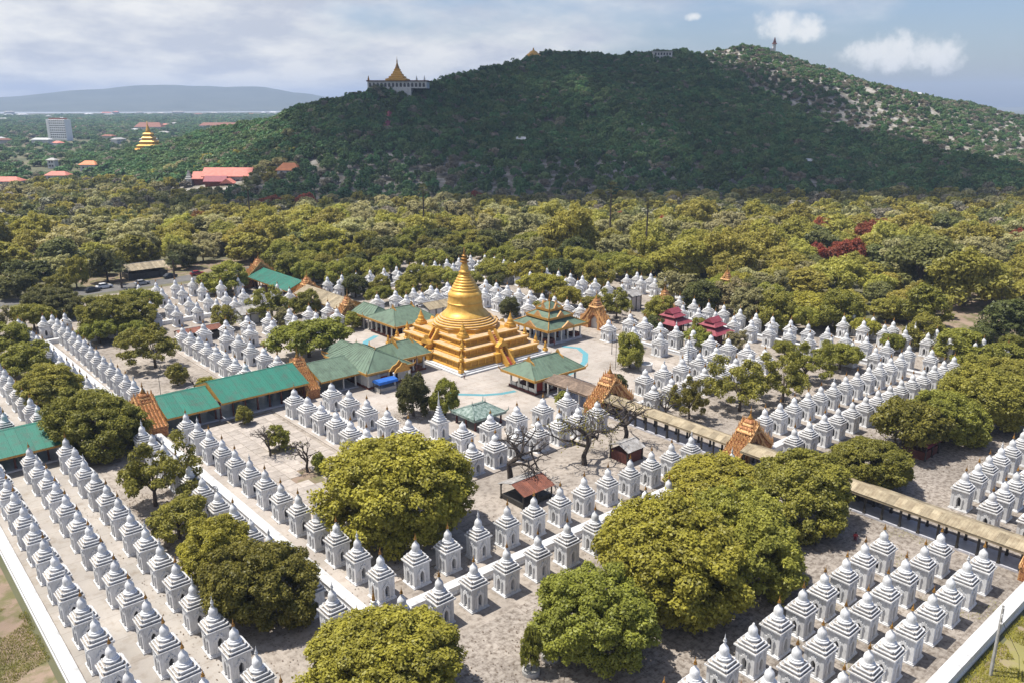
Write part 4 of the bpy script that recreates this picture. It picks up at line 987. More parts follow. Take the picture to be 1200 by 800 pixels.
for h, z0, z1 in ((3.2, 5.9, 6.7), (1.9, 7.6, 8.4)):
    b = MB(); b.sq([(h, z0), (h, z1)]); O('drum', b.mesh('roof_drum', 'carved_dark'), t)
b = MB(); b.lathe([(.6, 9.8), (.4, 10.2), (.25, 10.6), (.3, 10.7), (.12, 11.1), (.03, 12.6)], 10); O('spire', b.mesh('pavilion_spire', 'finial', smooth=True), t)
# small mossy green roof shelter in front of the pagoda
t = thing('shelter', 'low shelter with mottled dark green scalloped roof before the pagoda', 'shelter', (93.4, 116.8, 0))
M['mossy'] = pmat('mottled_green_tiles', (0.30, 0.36, 0.33), (0.06, 0.11, 0.09), scale=1.7, rough=0.6, rnd=.05, detail=8)
roof_block(t, -3.9, 3.9, -3.6, 3.6, 2.5, (-1.6, 0), (1.6, 0), 4.0, 'mossy', edge='mossy')
posts(t, grid_pts(-3.2, 3.2, -2.9, 2.9, 3, 3), 0, 2.5, 'post_red', .13)
# turquoise mats laid as paths round the pagoda
def path_strip(label, pts, w):
    b = MB(); z = .03
    P = [Vector((*p, 0)) for p in pts]
    L, Rr = [], []
    for i, p in enumerate(P):
        d = (P[min(i + 1, len(P) - 1)] - P[max(i - 1, 0)]).normalized(); n = Vector((-d.y, d.x, 0)) * w / 2
        L.append(p + n); Rr.append(p - n)
    for i in range(len(P) - 1):
        for zz in (z,):
            b.quad([(Rr[i].x, Rr[i].y, zz), (Rr[i + 1].x, Rr[i + 1].y, zz), (L[i + 1].x, L[i + 1].y, zz), (L[i].x, L[i].y, zz)])
    for side in (L, Rr):
        for i in range(len(P) - 1): b.quad([(side[i].x, side[i].y, .016), (side[i + 1].x, side[i + 1].y, .016), (side[i + 1].x, side[i + 1].y, z), (side[i].x, side[i].y, z)])
    tag(O('walkway_mat', b.mesh('walkway_mat', 'turquoise')), label, 'mat', 'turquoise walkway mats')
path_strip('turquoise walkway mat curving in front of the pagoda', [(98.2, 136.5), (100.4, 132.2), (104.2, 128.4), (107.5, 126.6), (111.0, 125.9)], 1.2)
path_strip('turquoise walkway mat bending right of the green roofed pavilion', [(142.6, 143.6), (144.6, 139.6), (142.4, 135.0), (137.6, 130.6), (132.0, 127.6), (127.4, 126.4)], 1.4)
path_strip('short turquoise mat between the green hall and back pavilion', [(103.5, 176.0), (106.5, 180.4), (111.8, 183.6)], 1.5)

# ------------------------------------------------------------------ small buildings of the compound
def shed(label, u, v, lx, ly, ez, rz_, roof, roof2=None, rot=0, post='dark_steel', walls=None, ridge='x'):
    t = thing('shed', label, 'shed', (u, v, 0), rot)
    if ridge == 'x': L, hw = lx, ly / 2
    else: L, hw = ly, lx / 2
    n = max(3, int(L / 0.9)); w = L / n
    for s, rf in ((-1, roof), (1, roof2 or roof)):
        pn = MB(); pn.prism([(s * hw, ez), (s * .02, rz_), (s * .02, rz_ + .05), (s * (hw + .1), ez + .04)], 'x', .01, w - .01)
        for q in range(3): pn.prism([(s * (hw + .1), ez + .04), (s * .02, rz_ + .05), (s * .02, rz_ + .08), (s * (hw + .1), ez + .07)], 'x', w * (q + .5) / 3 - .04, w * (q + .5) / 3 + .04)
        me = pn.mesh('shed_roof_sheet', rf)
        for i in range(n): O('roof_sheet', me, t, (-L / 2 + w * i, 0, 0))
    b = MB(); b.box(-L / 2, L / 2, -.15, .15, rz_ - .02, rz_ + .1); O('ridge_cap', b.mesh('shed_ridge', 'grey_roof'), t)
    k = max(2, int(L / 2.5) + 1)
    posts(t, [(-L / 2 + .3 + (L - .6) * i / (k - 1), s * hw * .85) for i in range(k) for s in (-1, 1)], 0, ez + .15, post, .09)
    if walls:
        b = MB(); b.box(-L / 2 + .35, L / 2 - .35, -hw * .8, hw * .8, 0, ez * (walls[1])); O('wall', b.mesh('shed_wall', walls[0]), t)
    return t
shed('open shed with rusty red and grey tin roof beside the bare tree', 79.0, 87.0, 6.6, 6.2, 2.4, 3.5, 'rust_roof', 'grey_roof', walls=('dark_steel', .35))
shed('grey tin shed under the bare trees near tan corridor', 102.4, 86.6, 4.6, 4.6, 2.4, 3.4, 'grey_roof', 'grey_roof', walls=('post_red', .8))
shed('long low rusty-roofed shed behind the left shrines', 74.5, 211.5, 11.5, 4.5, 2.6, 3.5, 'rust_roof', walls=('dark_steel', .7))
shed('pale grey-roofed hut among shrines at upper left', 93.0, 221.0, 8.5, 8.0, 3.0, 4.4, 'grey_roof', walls=('white', .85))
shed('white-walled house with tan roof behind the golden pagoda', 136.0, 189.0, 10.5, 7.0, 3.6, 5.0, 'tan_roof', 'grey_roof', walls=('white', .95))
shed('small red-roofed shelter half hidden under the right hand trees', 143.5, 53.5, 6.0, 5.0, 2.6, 3.8, 'maroon_roof', walls=('post_red', .6))
shed('tan-roofed stall by the car park at upper left', 91.0, 306.0, 14.0, 9.0, 3.4, 5.2, 'tan_roof', walls=('dark_steel', .6))
shed('small grey roof peeping out behind the free-standing gate', 186.0, 158.0, 5.0, 5.0, 4.6, 6.0, 'grey_roof', walls=('white', .9))
def maroon_pav(label, u, v, s=1.0):
    t = thing('maroon_pavilion', label, 'pavilion', (u, v, 0), 0, 'maroon tiered pavilions', s)
    def tr(h0, h1, z0, z1):
        b = MB(); b.sq([(h0, z0), (h0 * .62 + h1 * .38, z0 + (z1 - z0) * .3), (h1, z1)]); O('roof_tier', b.mesh('maroon_tier', 'maroon_roof'), t)
    b = MB(); b.box(-3.4, 3.4, -3.4, 3.4, 0, .4); O('plinth', b.mesh('maroon_plinth', 'carved_dark'), t)
    posts(t, grid_pts(-3.0, 3.0, -3.0, 3.0, 4, 4), .4, 3.6, 'post_red', .12)
    b = MB(); b.box(-1.8, 1.8, -1.8, 1.8, .4, 3.3); O('inner_chamber', b.mesh('maroon_chamber', 'carved_dark'), t)
    tr(4.2, 2.0, 3.5, 4.7); b = MB(); b.box(-1.9, 1.9, -1.9, 1.9, 4.5, 5.3); O('drum', b.mesh('maroon_drum', 'carved_dark'), t)
    tr(2.7, 1.2, 5.2, 6.2); b = MB(); b.prism([(-1.5, 6.1), (1.5, 6.1), (0, 7.2)], 'x', -2.2, 2.2); O('ridge_roof', b.mesh('maroon_ridge', 'maroon_roof'), t)
maroon_pav('maroon tiered pavilion nearer the free-standing golden gate', 173.5, 132.5)
maroon_pav('maroon tiered pavilion farther right among the shrines', 173.6, 119.6)
# stone tank, market stall awning, planters
t = thing('water_tank', 'pale octagonal stone water tank beside the round bush', 'tank', (143.6, 116.6, 0))
b = MB(); b.lathe([(1.5, 0), (1.5, 1.5), (1.65, 1.55), (1.65, 1.7), (1.35, 1.71), (1.35, 1.3), (.05, 1.31)], 8); O('basin', b.mesh('tank_basin', 'white'), t)
t = thing('stall', 'stall with bright blue awning at the green hall corner', 'stall', (90.0, 145.0, 0))
b = MB(); b.prism([(-1.5, 2.0), (1.5, 2.0), (1.3, 2.5), (0, 2.75), (-1.3, 2.5)], 'x', -2.4, 2.4); O('awning', b.mesh('stall_awning', 'blue_tarp'), t)
b = MB(); b.box(-2.1, 2.1, -1.1, 1.1, 0, 1.0); O('counter', b.mesh('stall_counter', 'concrete'), t)
posts(t, [(-2.2, -1.3), (2.2, -1.3), (-2.2, 1.3), (2.2, 1.3)], 0, 2.1, 'dark_steel', .05)
def planter(label, u, v, r, sprout=True):
    t = thing('planter', label, 'planter', (u, v, 0), 0, 'round concrete planters')
    b = MB(); b.lathe([(r, 0), (r, .45), (r - .05, .5), (r - .22, .5), (r - .24, .3), (.02, .3)], 18); O('ring', b.mesh('planter_ring', 'concrete'), t)
planter('round concrete planter nearest the bottom edge by the light green tree', 51.6, 55.9, 1.0)
planter('round concrete planter under the light green tree', 54.9, 56.3, 1.05)
planter('round white planter ring with bare tree in the slab court', 58.4, 172.8, 1.7)

# ------------------------------------------------------------------ trees
def crown_mesh(name, seed, R, H, ncl, nleaf, leaf, base, mat, low=-0.25, rcl=(0.26, 0.42), spread=0.86, flat=0.35, rough=.16, inside_share=.15):
    """leaf-sized faces on many overlapping clumps spread through the crown's volume"""
    g = np.random.default_rng(seed)
    # uneven outline: low waves over the crown, leaf clumps scattered through its outer volume
    wv = g.normal(size=(7, 3)) * g.uniform(1.2, 3.4, 7)[:, None]; ph = g.uniform(0, 6.28, 7)
    def rad(d): return 1 + rough * np.sin(d @ wv.T + ph).sum(1) / 7 ** .5
    dc = g.normal(size=(ncl * 4, 3)); dc /= np.linalg.norm(dc, axis=1)[:, None]; dc = dc[dc[:, 2] > low][:ncl]
    inner = g.uniform(0, 1, len(dc)) < inside_share
    C = dc * (rad(dc) * np.where(inner, g.uniform(.35, .75, len(dc)), g.uniform(.78, 1.0, len(dc))) * spread)[:, None] * np.array([R, R, H])
    C[:, 2] = np.maximum(C[:, 2], 1.0 - base)
    cr = g.uniform(*rcl, len(C)) * R
    w = cr ** 2; w /= w.sum()
    pick = g.choice(len(C), size=nleaf * 2, p=w)
    d = g.normal(size=(nleaf * 2, 3)); d[:, 2] = d[:, 2] * 0.9 + flat; d /= np.linalg.norm(d, axis=1)[:, None]
    P = C[pick] + d * (cr[pick] * np.clip(g.normal(0.96, 0.22, nleaf * 2), .5, 1.7))[:, None] * np.array([1, 1, 0.75])
    # drop leaves buried inside other clumps
    keep = np.ones(len(P), bool)
    for k in range(len(C)):
        q = (P - C[k]) / np.array([1, 1, 0.72]); keep &= ~((np.einsum('ij,ij->i', q, q) < (cr[k] * 0.62) ** 2) & (pick != k))
    P = P[keep][:nleaf]; d = d[keep][:nleaf]
    n = d * 0.7 + g.normal(size=d.shape) * 0.45 + np.array([0, 0, 0.5]); n /= np.linalg.norm(n, axis=1)[:, None]
    a = g.normal(size=n.shape); t1 = np.cross(n, a); t1 /= np.linalg.norm(t1, axis=1)[:, None]; t2 = np.cross(n, t1)
    s = leaf * g.uniform(0.6, 1.35, len(P))[:, None]
    V = np.empty((len(P), 4, 3)); V[:, 0] = P - t1 * s * .62; V[:, 1] = P + t2 * s * .36 + n * s * .08; V[:, 2] = P + t1 * s * .62; V[:, 3] = P - t2 * s * .36 + n * s * .08
    V[:, :, 2] += base
    F = np.arange(len(P) * 4).reshape(-1, 4)
    return raw_mesh(name, V.reshape(-1, 3), F, [mat])
def trunk_mesh(name, seed, R, H, base, r, mat='bark', n=6):
    g = random.Random(seed); b = MB()
    p = Vector((0, 0, -.1)); rr = r * 1.35
    q = Vector((g.uniform(-.2, .2), g.uniform(-.2, .2), base * .55)); b.tube(p, q, rr, r * .9, 8)
    for k in range(n):
        a = 2 * math.pi * k / n + g.uniform(-.4, .4)
        m = q + Vector((math.cos(a) * R * .25, math.sin(a) * R * .25, (base - q.z) + H * .05))
        e = m + Vector((math.cos(a) * R * .3, math.sin(a) * R * .3, H * g.uniform(.2, .45)))
        b.tube(q - Vector((0, 0, .1)), m, r * .6, r * .4, 6); b.tube(m, e, r * .4, r * .12, 5)
    b.tube(q, q + Vector((0, 0, base * .45 + H * .4)), r * .8, r * .2, 6)
    return b.mesh(name, mat)
# prototypes: (crown mesh, trunk mesh, nominal radius, nominal total height)
PROTO = {}
def proto(key, seed, R, H, ncl, nleaf, leaf, base, mat, tr, **k):
    cm = crown_mesh('crown_' + key, seed, R, H, ncl, nleaf, leaf, base, mat, **k)
    top = base + H * 0.95 + 0.2 * R
    PROTO[key] = (cm, trunk_mesh('trunk_' + key, seed, R, H, base, tr), R * 1.05, top)
BK = dict(rcl=(.052, .128), spread=.92, flat=.30, low=-.72, rough=.15)
proto('big_a', 1, 9.5, 7.4, 520, 80000, 0.37, 6.2, 'leaf_gold', .55, **BK)
proto('big_b', 2, 8.5, 6.8, 480, 72000, 0.35, 5.6, 'leaf_olive', .5, **BK)
proto('big_c', 3, 7.5, 6.2, 440, 64000, 0.31, 5.2, 'leaf_green', .42, **BK)
proto('mid_a', 4, 6.0, 4.4, 130, 19000, 0.40, 4.2, 'leaf_olive', .3, rcl=(.09, .20), spread=.88, low=-.7, rough=.2)
proto('mid_b', 5, 6.0, 3.6, 110, 15500, 0.40, 4.0, 'leaf_green', .28, rcl=(.09, .19), spread=.90, low=-.5, rough=.26)
proto('mid_c', 6, 5.0, 4.8, 90, 12500, 0.40, 4.4, 'leaf_dark', .28, rcl=(.10, .22), low=-.7, rough=.2)
proto('open_a', 7, 6.0, 4.4, 80, 9500, 0.36, 4.0, 'leaf_green', .26, spread=.98, rcl=(.07, .16), low=-.35, rough=.34, inside_share=.35)
proto('bush', 8, 2.2, 2.0, 60, 5200, 0.26, 1.9, 'leaf_olive', .10, rcl=(.14, .26), low=-.8, rough=.16)
proto('belt_a', 9, 6.5, 4.8, 110, 9000, 0.56, 4.8, 'leaf_olive', .3, rcl=(.10, .21), low=-.7, rough=.2)
proto('belt_b', 10, 7.5, 4.6, 120, 10000, 0.58, 4.8, 'leaf_green', .32, rcl=(.09, .20), low=-.6, rough=.26)
proto('belt_c', 11, 5.6, 5.8, 100, 7600, 0.56, 5.4, 'leaf_dark', .3, rcl=(.11, .22), low=-.7, rough=.22)
proto('belt_d', 12, 6.2, 5.4, 110, 7600, 0.56, 5.4, 'leaf_pale', .3, rcl=(.09, .18), low=-.6, rough=.3, inside_share=.25)
def tree(label, u, v, w, h, key, mat=None, group='trees of the compound', rz=None, name='broadleaf_tree', rot_seed=None):
    cm, tm, R, top = PROTO[key]
    s = w / (2 * R)
    t = thing(name, label, 'tree', (u, v, 0), random.uniform(0, 6.28) if rz is None else rz, group, (s, s, h / top))
    c = O('crown', cm, t)
    if mat:
        c.material_slots[0].link = 'OBJECT'; c.material_slots[0].material = M[mat]
    O('trunk', tm, t)
    return t
TREES = [
 ('huge olive tree before the pagoda, left of centre', 58.6, 90.0, 23.0, 16.6, 'big_a', None),
 ('dense dark olive tree beside the lower left shrine rows', 33.6, 84.6, 14.5, 11.6, 'big_b', 'leaf_olive'),
 ('smaller yellow-green tree left of the dense olive tree', 33.0, 97.0, 11.0, 9.2, 'big_c', 'leaf_gold'),
 ('olive tree cut by the bottom picture edge', 38.2, 62.2, 17.0, 10.6, 'big_a', 'leaf_gold'),
 ('fresh green tree with planters at its foot, bottom centre', 58.6, 53.8, 15.0, 11.6, 'big_c', None),
 ('broad golden-olive tree overlapping the front inner wall', 73.4, 55.2, 20.5, 14.8, 'big_a', 'leaf_gold'),
 ('golden-olive tree right of the broadest one, above dark shade', 84.2, 51.4, 16.5, 14.4, 'big_b', 'leaf_olive'),
 ('olive tree whose crown meets the tan corridor roof', 103.6, 55.0, 17.5, 12.6, 'big_b', 'leaf_olive'),
 ('olive tree hiding the carved gate foot on tan corridor', 97.5, 64.6, 18.0, 9.6, 'big_a', 'leaf_gold'),
 ('olive tree at the upper end of the tan corridor roof', 123.6, 53.0, 15.6, 9.6, 'big_b', 'leaf_olive'),
 ('thin-crowned tree sheltering the small red roof at right', 143.0, 55.0, 15.0, 11.0, 'mid_b', 'leaf_olive'),
 ('dense tree right of the small red roof', 152.0, 53.0, 15.0, 11.6, 'big_b', 'leaf_olive'),
 ('broad olive tree above the right edge shrine rows', 165.0, 52.0, 18.5, 13.4, 'big_a', 'leaf_olive'),
 ('olive tree touching the right picture edge at mid height', 184.0, 52.0, 15.5, 11.4, 'big_b', 'leaf_olive'),
 ('wide dense tree covering the end of the left teal roof', 32.8, 151.0, 17.6, 13.4, 'big_b', 'leaf_olive'),
 ('rounded tree above the left teal roof', 32.6, 181.0, 15.4, 10.2, 'big_c', 'leaf_olive'),
 ('tree third up the left edge above teal roof', 33.0, 205.0, 13.0, 8.6, 'mid_a', 'leaf_olive'),
 ('tree high on the left edge beside the inner wall', 34.2, 228.0, 12.5, 8.2, 'mid_a', 'leaf_olive'),
 ('gnarled open tree with dark gaps below the carved gate', 33.8, 123.0, 13.0, 11.0, 'open_a', 'leaf_olive'),
 ('low tree just below the gnarled open tree', 33.0, 110.5, 9.2, 6.8, 'mid_b', 'leaf_olive'),
 ('big dense tree amid the upper left shrine rows', 60.0, 231.0, 21.0, 12.8, 'big_b', 'leaf_olive'),
 ('broad tree at the top end of the left wall row', 51.0, 262.0, 17.0, 10.6, 'big_b', 'leaf_dark'),
 ('open-crowned tree in the court above the slab court', 57.6, 194.5, 14.5, 10.6, 'open_a', 'leaf_olive'),
 ('yellow-green spreading tree behind the green hall', 89.0, 178.0, 20.0, 10.8, 'mid_b', 'leaf_green'),
 ('dark upright tree between green hall and pagoda', 85.8, 128.2, 7.6, 10.6, 'mid_c', 'leaf_dark'),
 ('bright small tree beside the dark upright tree', 90.6, 124.0, 6.8, 7.6, 'mid_a', 'leaf_green'),
 ('round clipped bush on the paved court right of pagoda', 142.0, 120.2, 8.0, 8.6, 'mid_a', 'leaf_olive'),
 ('tree left of the far teal corridor', 102.0, 260.0, 16.5, 10.4, 'mid_a', 'leaf_olive'),
 ('leafy tree beside the far board-roofed corridor', 98.0, 217.0, 13.6, 10.4, 'open_a', 'leaf_olive'),
 ('small dark tree right of the far board-roofed corridor', 131.2, 227.0, 10.0, 9.0, 'mid_c', 'leaf_dark'),
 ('small tree behind the back green pavilion', 138.5, 208.5, 8.4, 7.2, 'mid_a', 'leaf_olive'),
 ('yellow-green tree left of the pagoda spire among shrines', 161.0, 222.0, 13.0, 8.0, 'mid_b', 'leaf_green'),
 ('thin tree by the bare trees right of tan corridor', 126.2, 91.0, 7.6, 9.0, 'open_a', 'leaf_olive'),
 ('open tree in front of the right inner shrine rows', 137.4, 86.8, 13.6, 11.2, 'open_a', 'leaf_olive'),
 ('second open tree among the right inner shrines', 148.6, 83.8, 12.6, 11.0, 'open_a', 'leaf_green'),
 ('third open tree among the right inner shrines', 163.8, 87.6, 11.8, 9.6, 'open_a', 'leaf_olive'),
 ('fourth small tree among the right inner shrines', 178.6, 87.0, 10.5, 7.4, 'mid_b', 'leaf_olive'),
 ('rounded tree right behind the pagoda spire', 180.0, 216.0, 14.0, 9.0, 'mid_b', 'leaf_green'),
 ('yellow-green tree second right behind the pagoda spire', 187.0, 207.0, 14.0, 9.4, 'mid_b', 'leaf_gold'),
 ('broad yellow tree above the tiered pavilion', 178.0, 188.0, 17.0, 8.4, 'mid_b', 'leaf_gold'),
 ('yellow tree above the free-standing golden gate', 172.5, 171.5, 11.5, 8.0, 'mid_b', 'leaf_gold'),
 ('tree just right of the free-standing golden gate', 174.0, 153.0, 11.6, 9.4, 'open_a', 'leaf_olive'),
 ('yellowish tree behind the maroon pavilions', 179.0, 141.5, 10.8, 8.4, 'mid_a', 'leaf_green'),
 ('small round tree between the two maroon pavilions', 176.5, 125.6, 5.6, 5.2, 'mid_a', 'leaf_olive'),
 ('bright golden umbrella tree at the back right', 212.6, 113.0, 16.5, 9.6, 'mid_b', 'leaf_gold'),
 ('tree at the far right corner of the shrine rows', 205.0, 70.0, 14.5, 8.4, 'mid_a', 'leaf_olive'),
 ('small tree beside the far right wall corner', 192.8, 62.0, 8.6, 6.6, 'mid_a', 'leaf_olive'),
 ('rounded tree near the right edge below bare ground', 199.0, 58.0, 12.5, 8.6, 'mid_a', 'leaf_olive'),
 ('dusty tree in the field at upper left', 56.0, 311.0, 16.0, 11.0, 'belt_d', 'leaf_dark'),
 ('broad dark tree by the road at upper left', 49.0, 298.0, 15.0, 10.0, 'mid_c', 'leaf_dark'),
 ('single round-headed tree by the parked cars', 66.8, 300.0, 9.4, 11.2, 'mid_a', 'leaf_olive'),
 ('loose tree behind the parked cars', 78.0, 305.0, 13.0, 13.0, 'belt_d', 'leaf_dark'),
 ('tall tree right of the parked cars', 93.0, 318.0, 15.6, 15.4, 'belt_c', 'leaf_olive'),
 ('dark tree beside the car park entrance', 107.0, 312.0, 13.0, 11.4, 'mid_c', 'leaf_dark'),
 ('tree against the right flank of the pagoda bell', 152.4, 175.6, 6.8, 7.0, 'mid_c', 'leaf_dark'),
 ('small bush right of the pagoda bell', 158.2, 170.2, 4.8, 5.0, 'bush', 'leaf_olive'),
 ('small round tree in the court above teal corridor', 57.0, 178.0, 5.0, 5.4, 'bush', 'leaf_olive'),
 ('yellow bush at the teal corridor edge', 60.6, 170.6, 4.6, 3.2, 'bush', 'leaf_gold'),
 ('round green bush in the slab court', 58.0, 130.4, 4.7, 5.2, 'bush', 'leaf_green'),
 ('small slim bush in the slab court', 58.8, 116.8, 2.7, 3.9, 'bush', 'leaf_green'),
 ('small round tree at the teal corridor wall', 58.4, 146.2, 3.8, 4.2, 'bush', 'leaf_olive'),
 ('feathery tree on bare ground at the right edge', 233.0, 70.0, 15.5, 13.4, 'belt_c', 'leaf_dark'),
 ('dense tree left of the bare ground at right', 231.0, 90.0, 14.0, 14.0, 'belt_c', 'leaf_olive'),
 ('small sunlit bush before the huge olive tree', 52.6, 84.4, 3.2, 4.6, 'bush', 'leaf_gold'),
 ('slender sapling beside the nearest planter', 51.6, 55.9, 2.6, 6.4, 'bush', 'leaf_green'),
 ('low bush between inner shrines and tan corridor', 112.0, 112.5, 3.4, 3.6, 'bush', 'leaf_green'),
 ('dark shrub behind the carved gate by the board roof', 124.2, 108.0, 4.4, 6.0, 'bush', 'leaf_dark'),
 ('leafy shrub in the corner of back green pavilion', 110.5, 193.5, 5.4, 5.4, 'bush', 'leaf_green'),
 ('yellowish shrub by the front inner shrines', 128.8, 96.5, 3.0, 3.6, 'bush', 'leaf_gold'),
 ('shrub on the grass at the bottom right corner', 101.0, 19.5, 3.6, 2.6, 'bush', 'leaf_gold'),
 ('low red-leaved tree at the bottom edge beside outer wall', 69.2, 26.3, 7.6, 3.2, 'bush', 'leaf_red'),
]
for q in TREES:
    tree(*q, name=('bush' if q[5] == 'bush' else 'broadleaf_tree'))

# trees standing between the back rows of shrines, numbered from the left of the picture
back = []
def fill(x0, x1, y0, y1, n, w0, w1, dmin, seed):
    g_ = random.Random(seed); got = []
    for _ in range(n * 60):
        if len(got) >= n: break
        x, y = g_.uniform(x0, x1), g_.uniform(y0, y1)
        if all((x - a) ** 2 + (y - b2) ** 2 > dmin ** 2 for a, b2 in got + [(q[1], q[2]) for q in TREES] + [(q[0], q[1]) for q in back]) and not (108 < x < 125 and y > 198):
            got.append((x, y)); back.append((x, y, g_.uniform(w0, w1), g_.random()))
fill(169, 179, 158, 226, 4, 6, 8, 8, 1)
fill(122, 166, 208, 226, 6, 6, 10, 8, 2)
fill(76, 108, 206, 226, 3, 7, 10, 8, 3)
fill(196, 224, 104, 156, 16, 9, 14, 7.5, 4)
fill(196, 224, 178, 284, 26, 10, 15, 8, 5)
fill(122, 196, 243, 284, 24, 10, 15, 8.5, 6)
fill(30, 72, 244, 284, 5, 9, 13, 9, 7)
fill(198, 224, 44, 102, 7, 7, 11, 9, 8)
fill(166, 181, 92, 146, 4, 6, 9, 9, 9)
fill(50, 64, 198, 226, 3, 6, 10, 8, 10)
back.sort(key=lambda q: project((q[0], q[1], 4))[0])
for k, (x, y, w, r) in enumerate(back):
    key, mt_, adj = (('mid_b', 'leaf_green', 'yellow-green') if r < .35 else ('mid_a', 'leaf_olive', 'olive') if r < .65 else ('mid_b', 'leaf_gold', 'golden') if r < .78 else ('belt_d', 'leaf_pale', 'pale') if r < .88 else ('mid_c', 'leaf_dark', 'dark'))
    tree('%s tree among the back shrine rows, %s of those from left' % (adj, ordinal(k + 1)), x, y, w, w * (.72 + .2 * r), key, mt_, 'trees among the back shrine rows')
# ---- bare trees
def bare_tree(label, u, v, h, spread, seed, leaves=0):
    g = random.Random(seed); b = MB(); tips = []
    def grow(p, d, L, r, depth):
        n = 2 if depth else 4
        q = p + d * L
        mid = p + d * L * .5 + Vector((g.uniform(-1, 1), g.uniform(-1, 1), g.uniform(-.3, .6))) * L * .09
        b.tube(p, mid, r, r * .85, 6 if r > .08 else 4, cap=False); b.tube(mid, q, r * .85, r * .68, 6 if r > .08 else 4, cap=False)
        if depth >= 6 or r < .012: tips.append(q); return
        for k in range(n if depth < 3 else g.choice((2, 2, 3))):
            ax = Vector((g.gauss(0, 1), g.gauss(0, 1), g.gauss(0, .6)))
            nd = (d * .9 + ax * .62 * spread + Vector((0, 0, .03))).normalized()
            grow(q, nd, L * g.uniform(.66, .86), r * g.uniform(.60, .74), depth + 1)
    grow(Vector((0, 0, -.1)), Vector((g.uniform(-.12, .12), g.uniform(-.12, .12), 1)).normalized(), h * .23, h * .034, 0)
    t = thing('bare_tree', label, 'tree', (u, v, 0), 0, 'leafless trees')
    O('branches', b.mesh('bare_branches', 'bare_bark', fix=False), t)
    if leaves:
        gg = np.random.default_rng(seed); T = np.array([tuple(x) for x in tips]); P = T[gg.integers(0, len(T), leaves)] + gg.normal(size=(leaves, 3)) * .35
        n = gg.normal(size=P.shape); n /= np.linalg.norm(n, axis=1)[:, None]; a = np.cross(n, gg.normal(size=P.shape)); a /= np.linalg.norm(a, axis=1)[:, None]; c = np.cross(n, a)
        V = np.stack([P - a * .2, P + c * .12, P + a * .2, P - c * .12], 1)
        O('sparse_leaves', raw_mesh('sparse_leaves', V.reshape(-1, 3), np.arange(leaves * 4).reshape(-1, 4), ['leaf_olive']), t)
bare_tree('wide leafless tree behind the rusty tin shed', 80.6, 92.6, 16.0, 1.3, 21)
bare_tree('leafless tree with a few leaves beside the grey tin shed', 95.0, 89.6, 15.5, 1.2, 22, 500)
bare_tree('leafless tree close to the tan corridor roof', 107.6, 91.5, 14.5, 1.2, 23, 120)
bare_tree('leafless forked tree in the slab court', 57.4, 118.4, 8.0, 1.05, 24, 40)
bare_tree('small leafless tree left in the slab court', 55.6, 129.0, 7.4, 1.0, 25)
bare_tree('low leafless tree beside the huge olive tree', 58.6, 109.8, 4.6, 1.1, 26)
bare_tree('pale leafless tree among upper left shrines', 83.0, 212.6, 8.6, .9, 27, 260)
bare_tree('tall leafless tree in the field at upper left', 52.0, 385.0, 12.0, .9, 28, 60)
bare_tree('leafless tree in the thin crown near red roof', 139.0, 55.5, 9.4, 1.0, 29, 200)
bare_tree('leafless leaning stump in the court above teal corridor', 58.6, 172.6, 4.4, .7, 30)
bare_tree('leafless tree behind the gnarled shrines near the round bush', 122.6, 94.0, 8.4, 1.0, 31, 60)

# ---- fan palms
def palm(label, u, v, h, seed, s=1.0, group='fan palms'):
    g = random.Random(seed); t = thing('fan_palm', label, 'tree', (u, v, 0), 0, group, s)
    b = MB(); b.tube((0, 0, -.1), (.2, .1, h), .26, .2, 7); O('trunk', b.mesh('palm_trunk', 'bark'), t)
    b = MB()
    for k in range(34):
        a = g.uniform(0, 6.28); e = g.uniform(-.7, 1.35); L = g.uniform(1.1, 1.7)
        d = Vector((math.cos(a) * math.cos(e), math.sin(a) * math.cos(e), math.sin(e))); c = Vector((.2, .1, h)); q = c + d * L
        x = d.cross(Vector((0, 0, 1))).normalized(); y = x.cross(d)
        b.tube(c, q, .03, .02, 3, cap=False)
        for j in range(-5, 6):
            f = j / 5 * 1.3; dd = (d * math.cos(f) + x * math.sin(f) + y * .15 * abs(f)).normalized(); tip = q + dd * 1.15 * (1 - .18 * abs(f)) - Vector((0, 0, .18))
            w = dd.cross(y).normalized() * .07
            b.quad([q, q + dd * .5 + w, tip, q + dd * .5 - w])
    O('fronds', b.mesh('palm_fronds', 'palm', fix=False), t)
palm('fan palm beside the parked cars', 78.5, 291.0, 5.2, 3, 1.35)
palm('taller fan palm right of the parked cars', 93.5, 283.0, 7.0, 4, 1.3)
palm('tall fan palm rising over the belt right of centre', 262.0, 236.0, 17.0, 5, 1.5)
palm('slender tall palm above the back trees', 238.0, 196.0, 19.0, 6, 1.35)
palm('palm crown poking out of the trees left of pagoda', 214.0, 306.0, 15.0, 7, 1.5)
palm('palm beyond the field at upper left', 172.0, 398.0, 13.0, 8, 1.6)

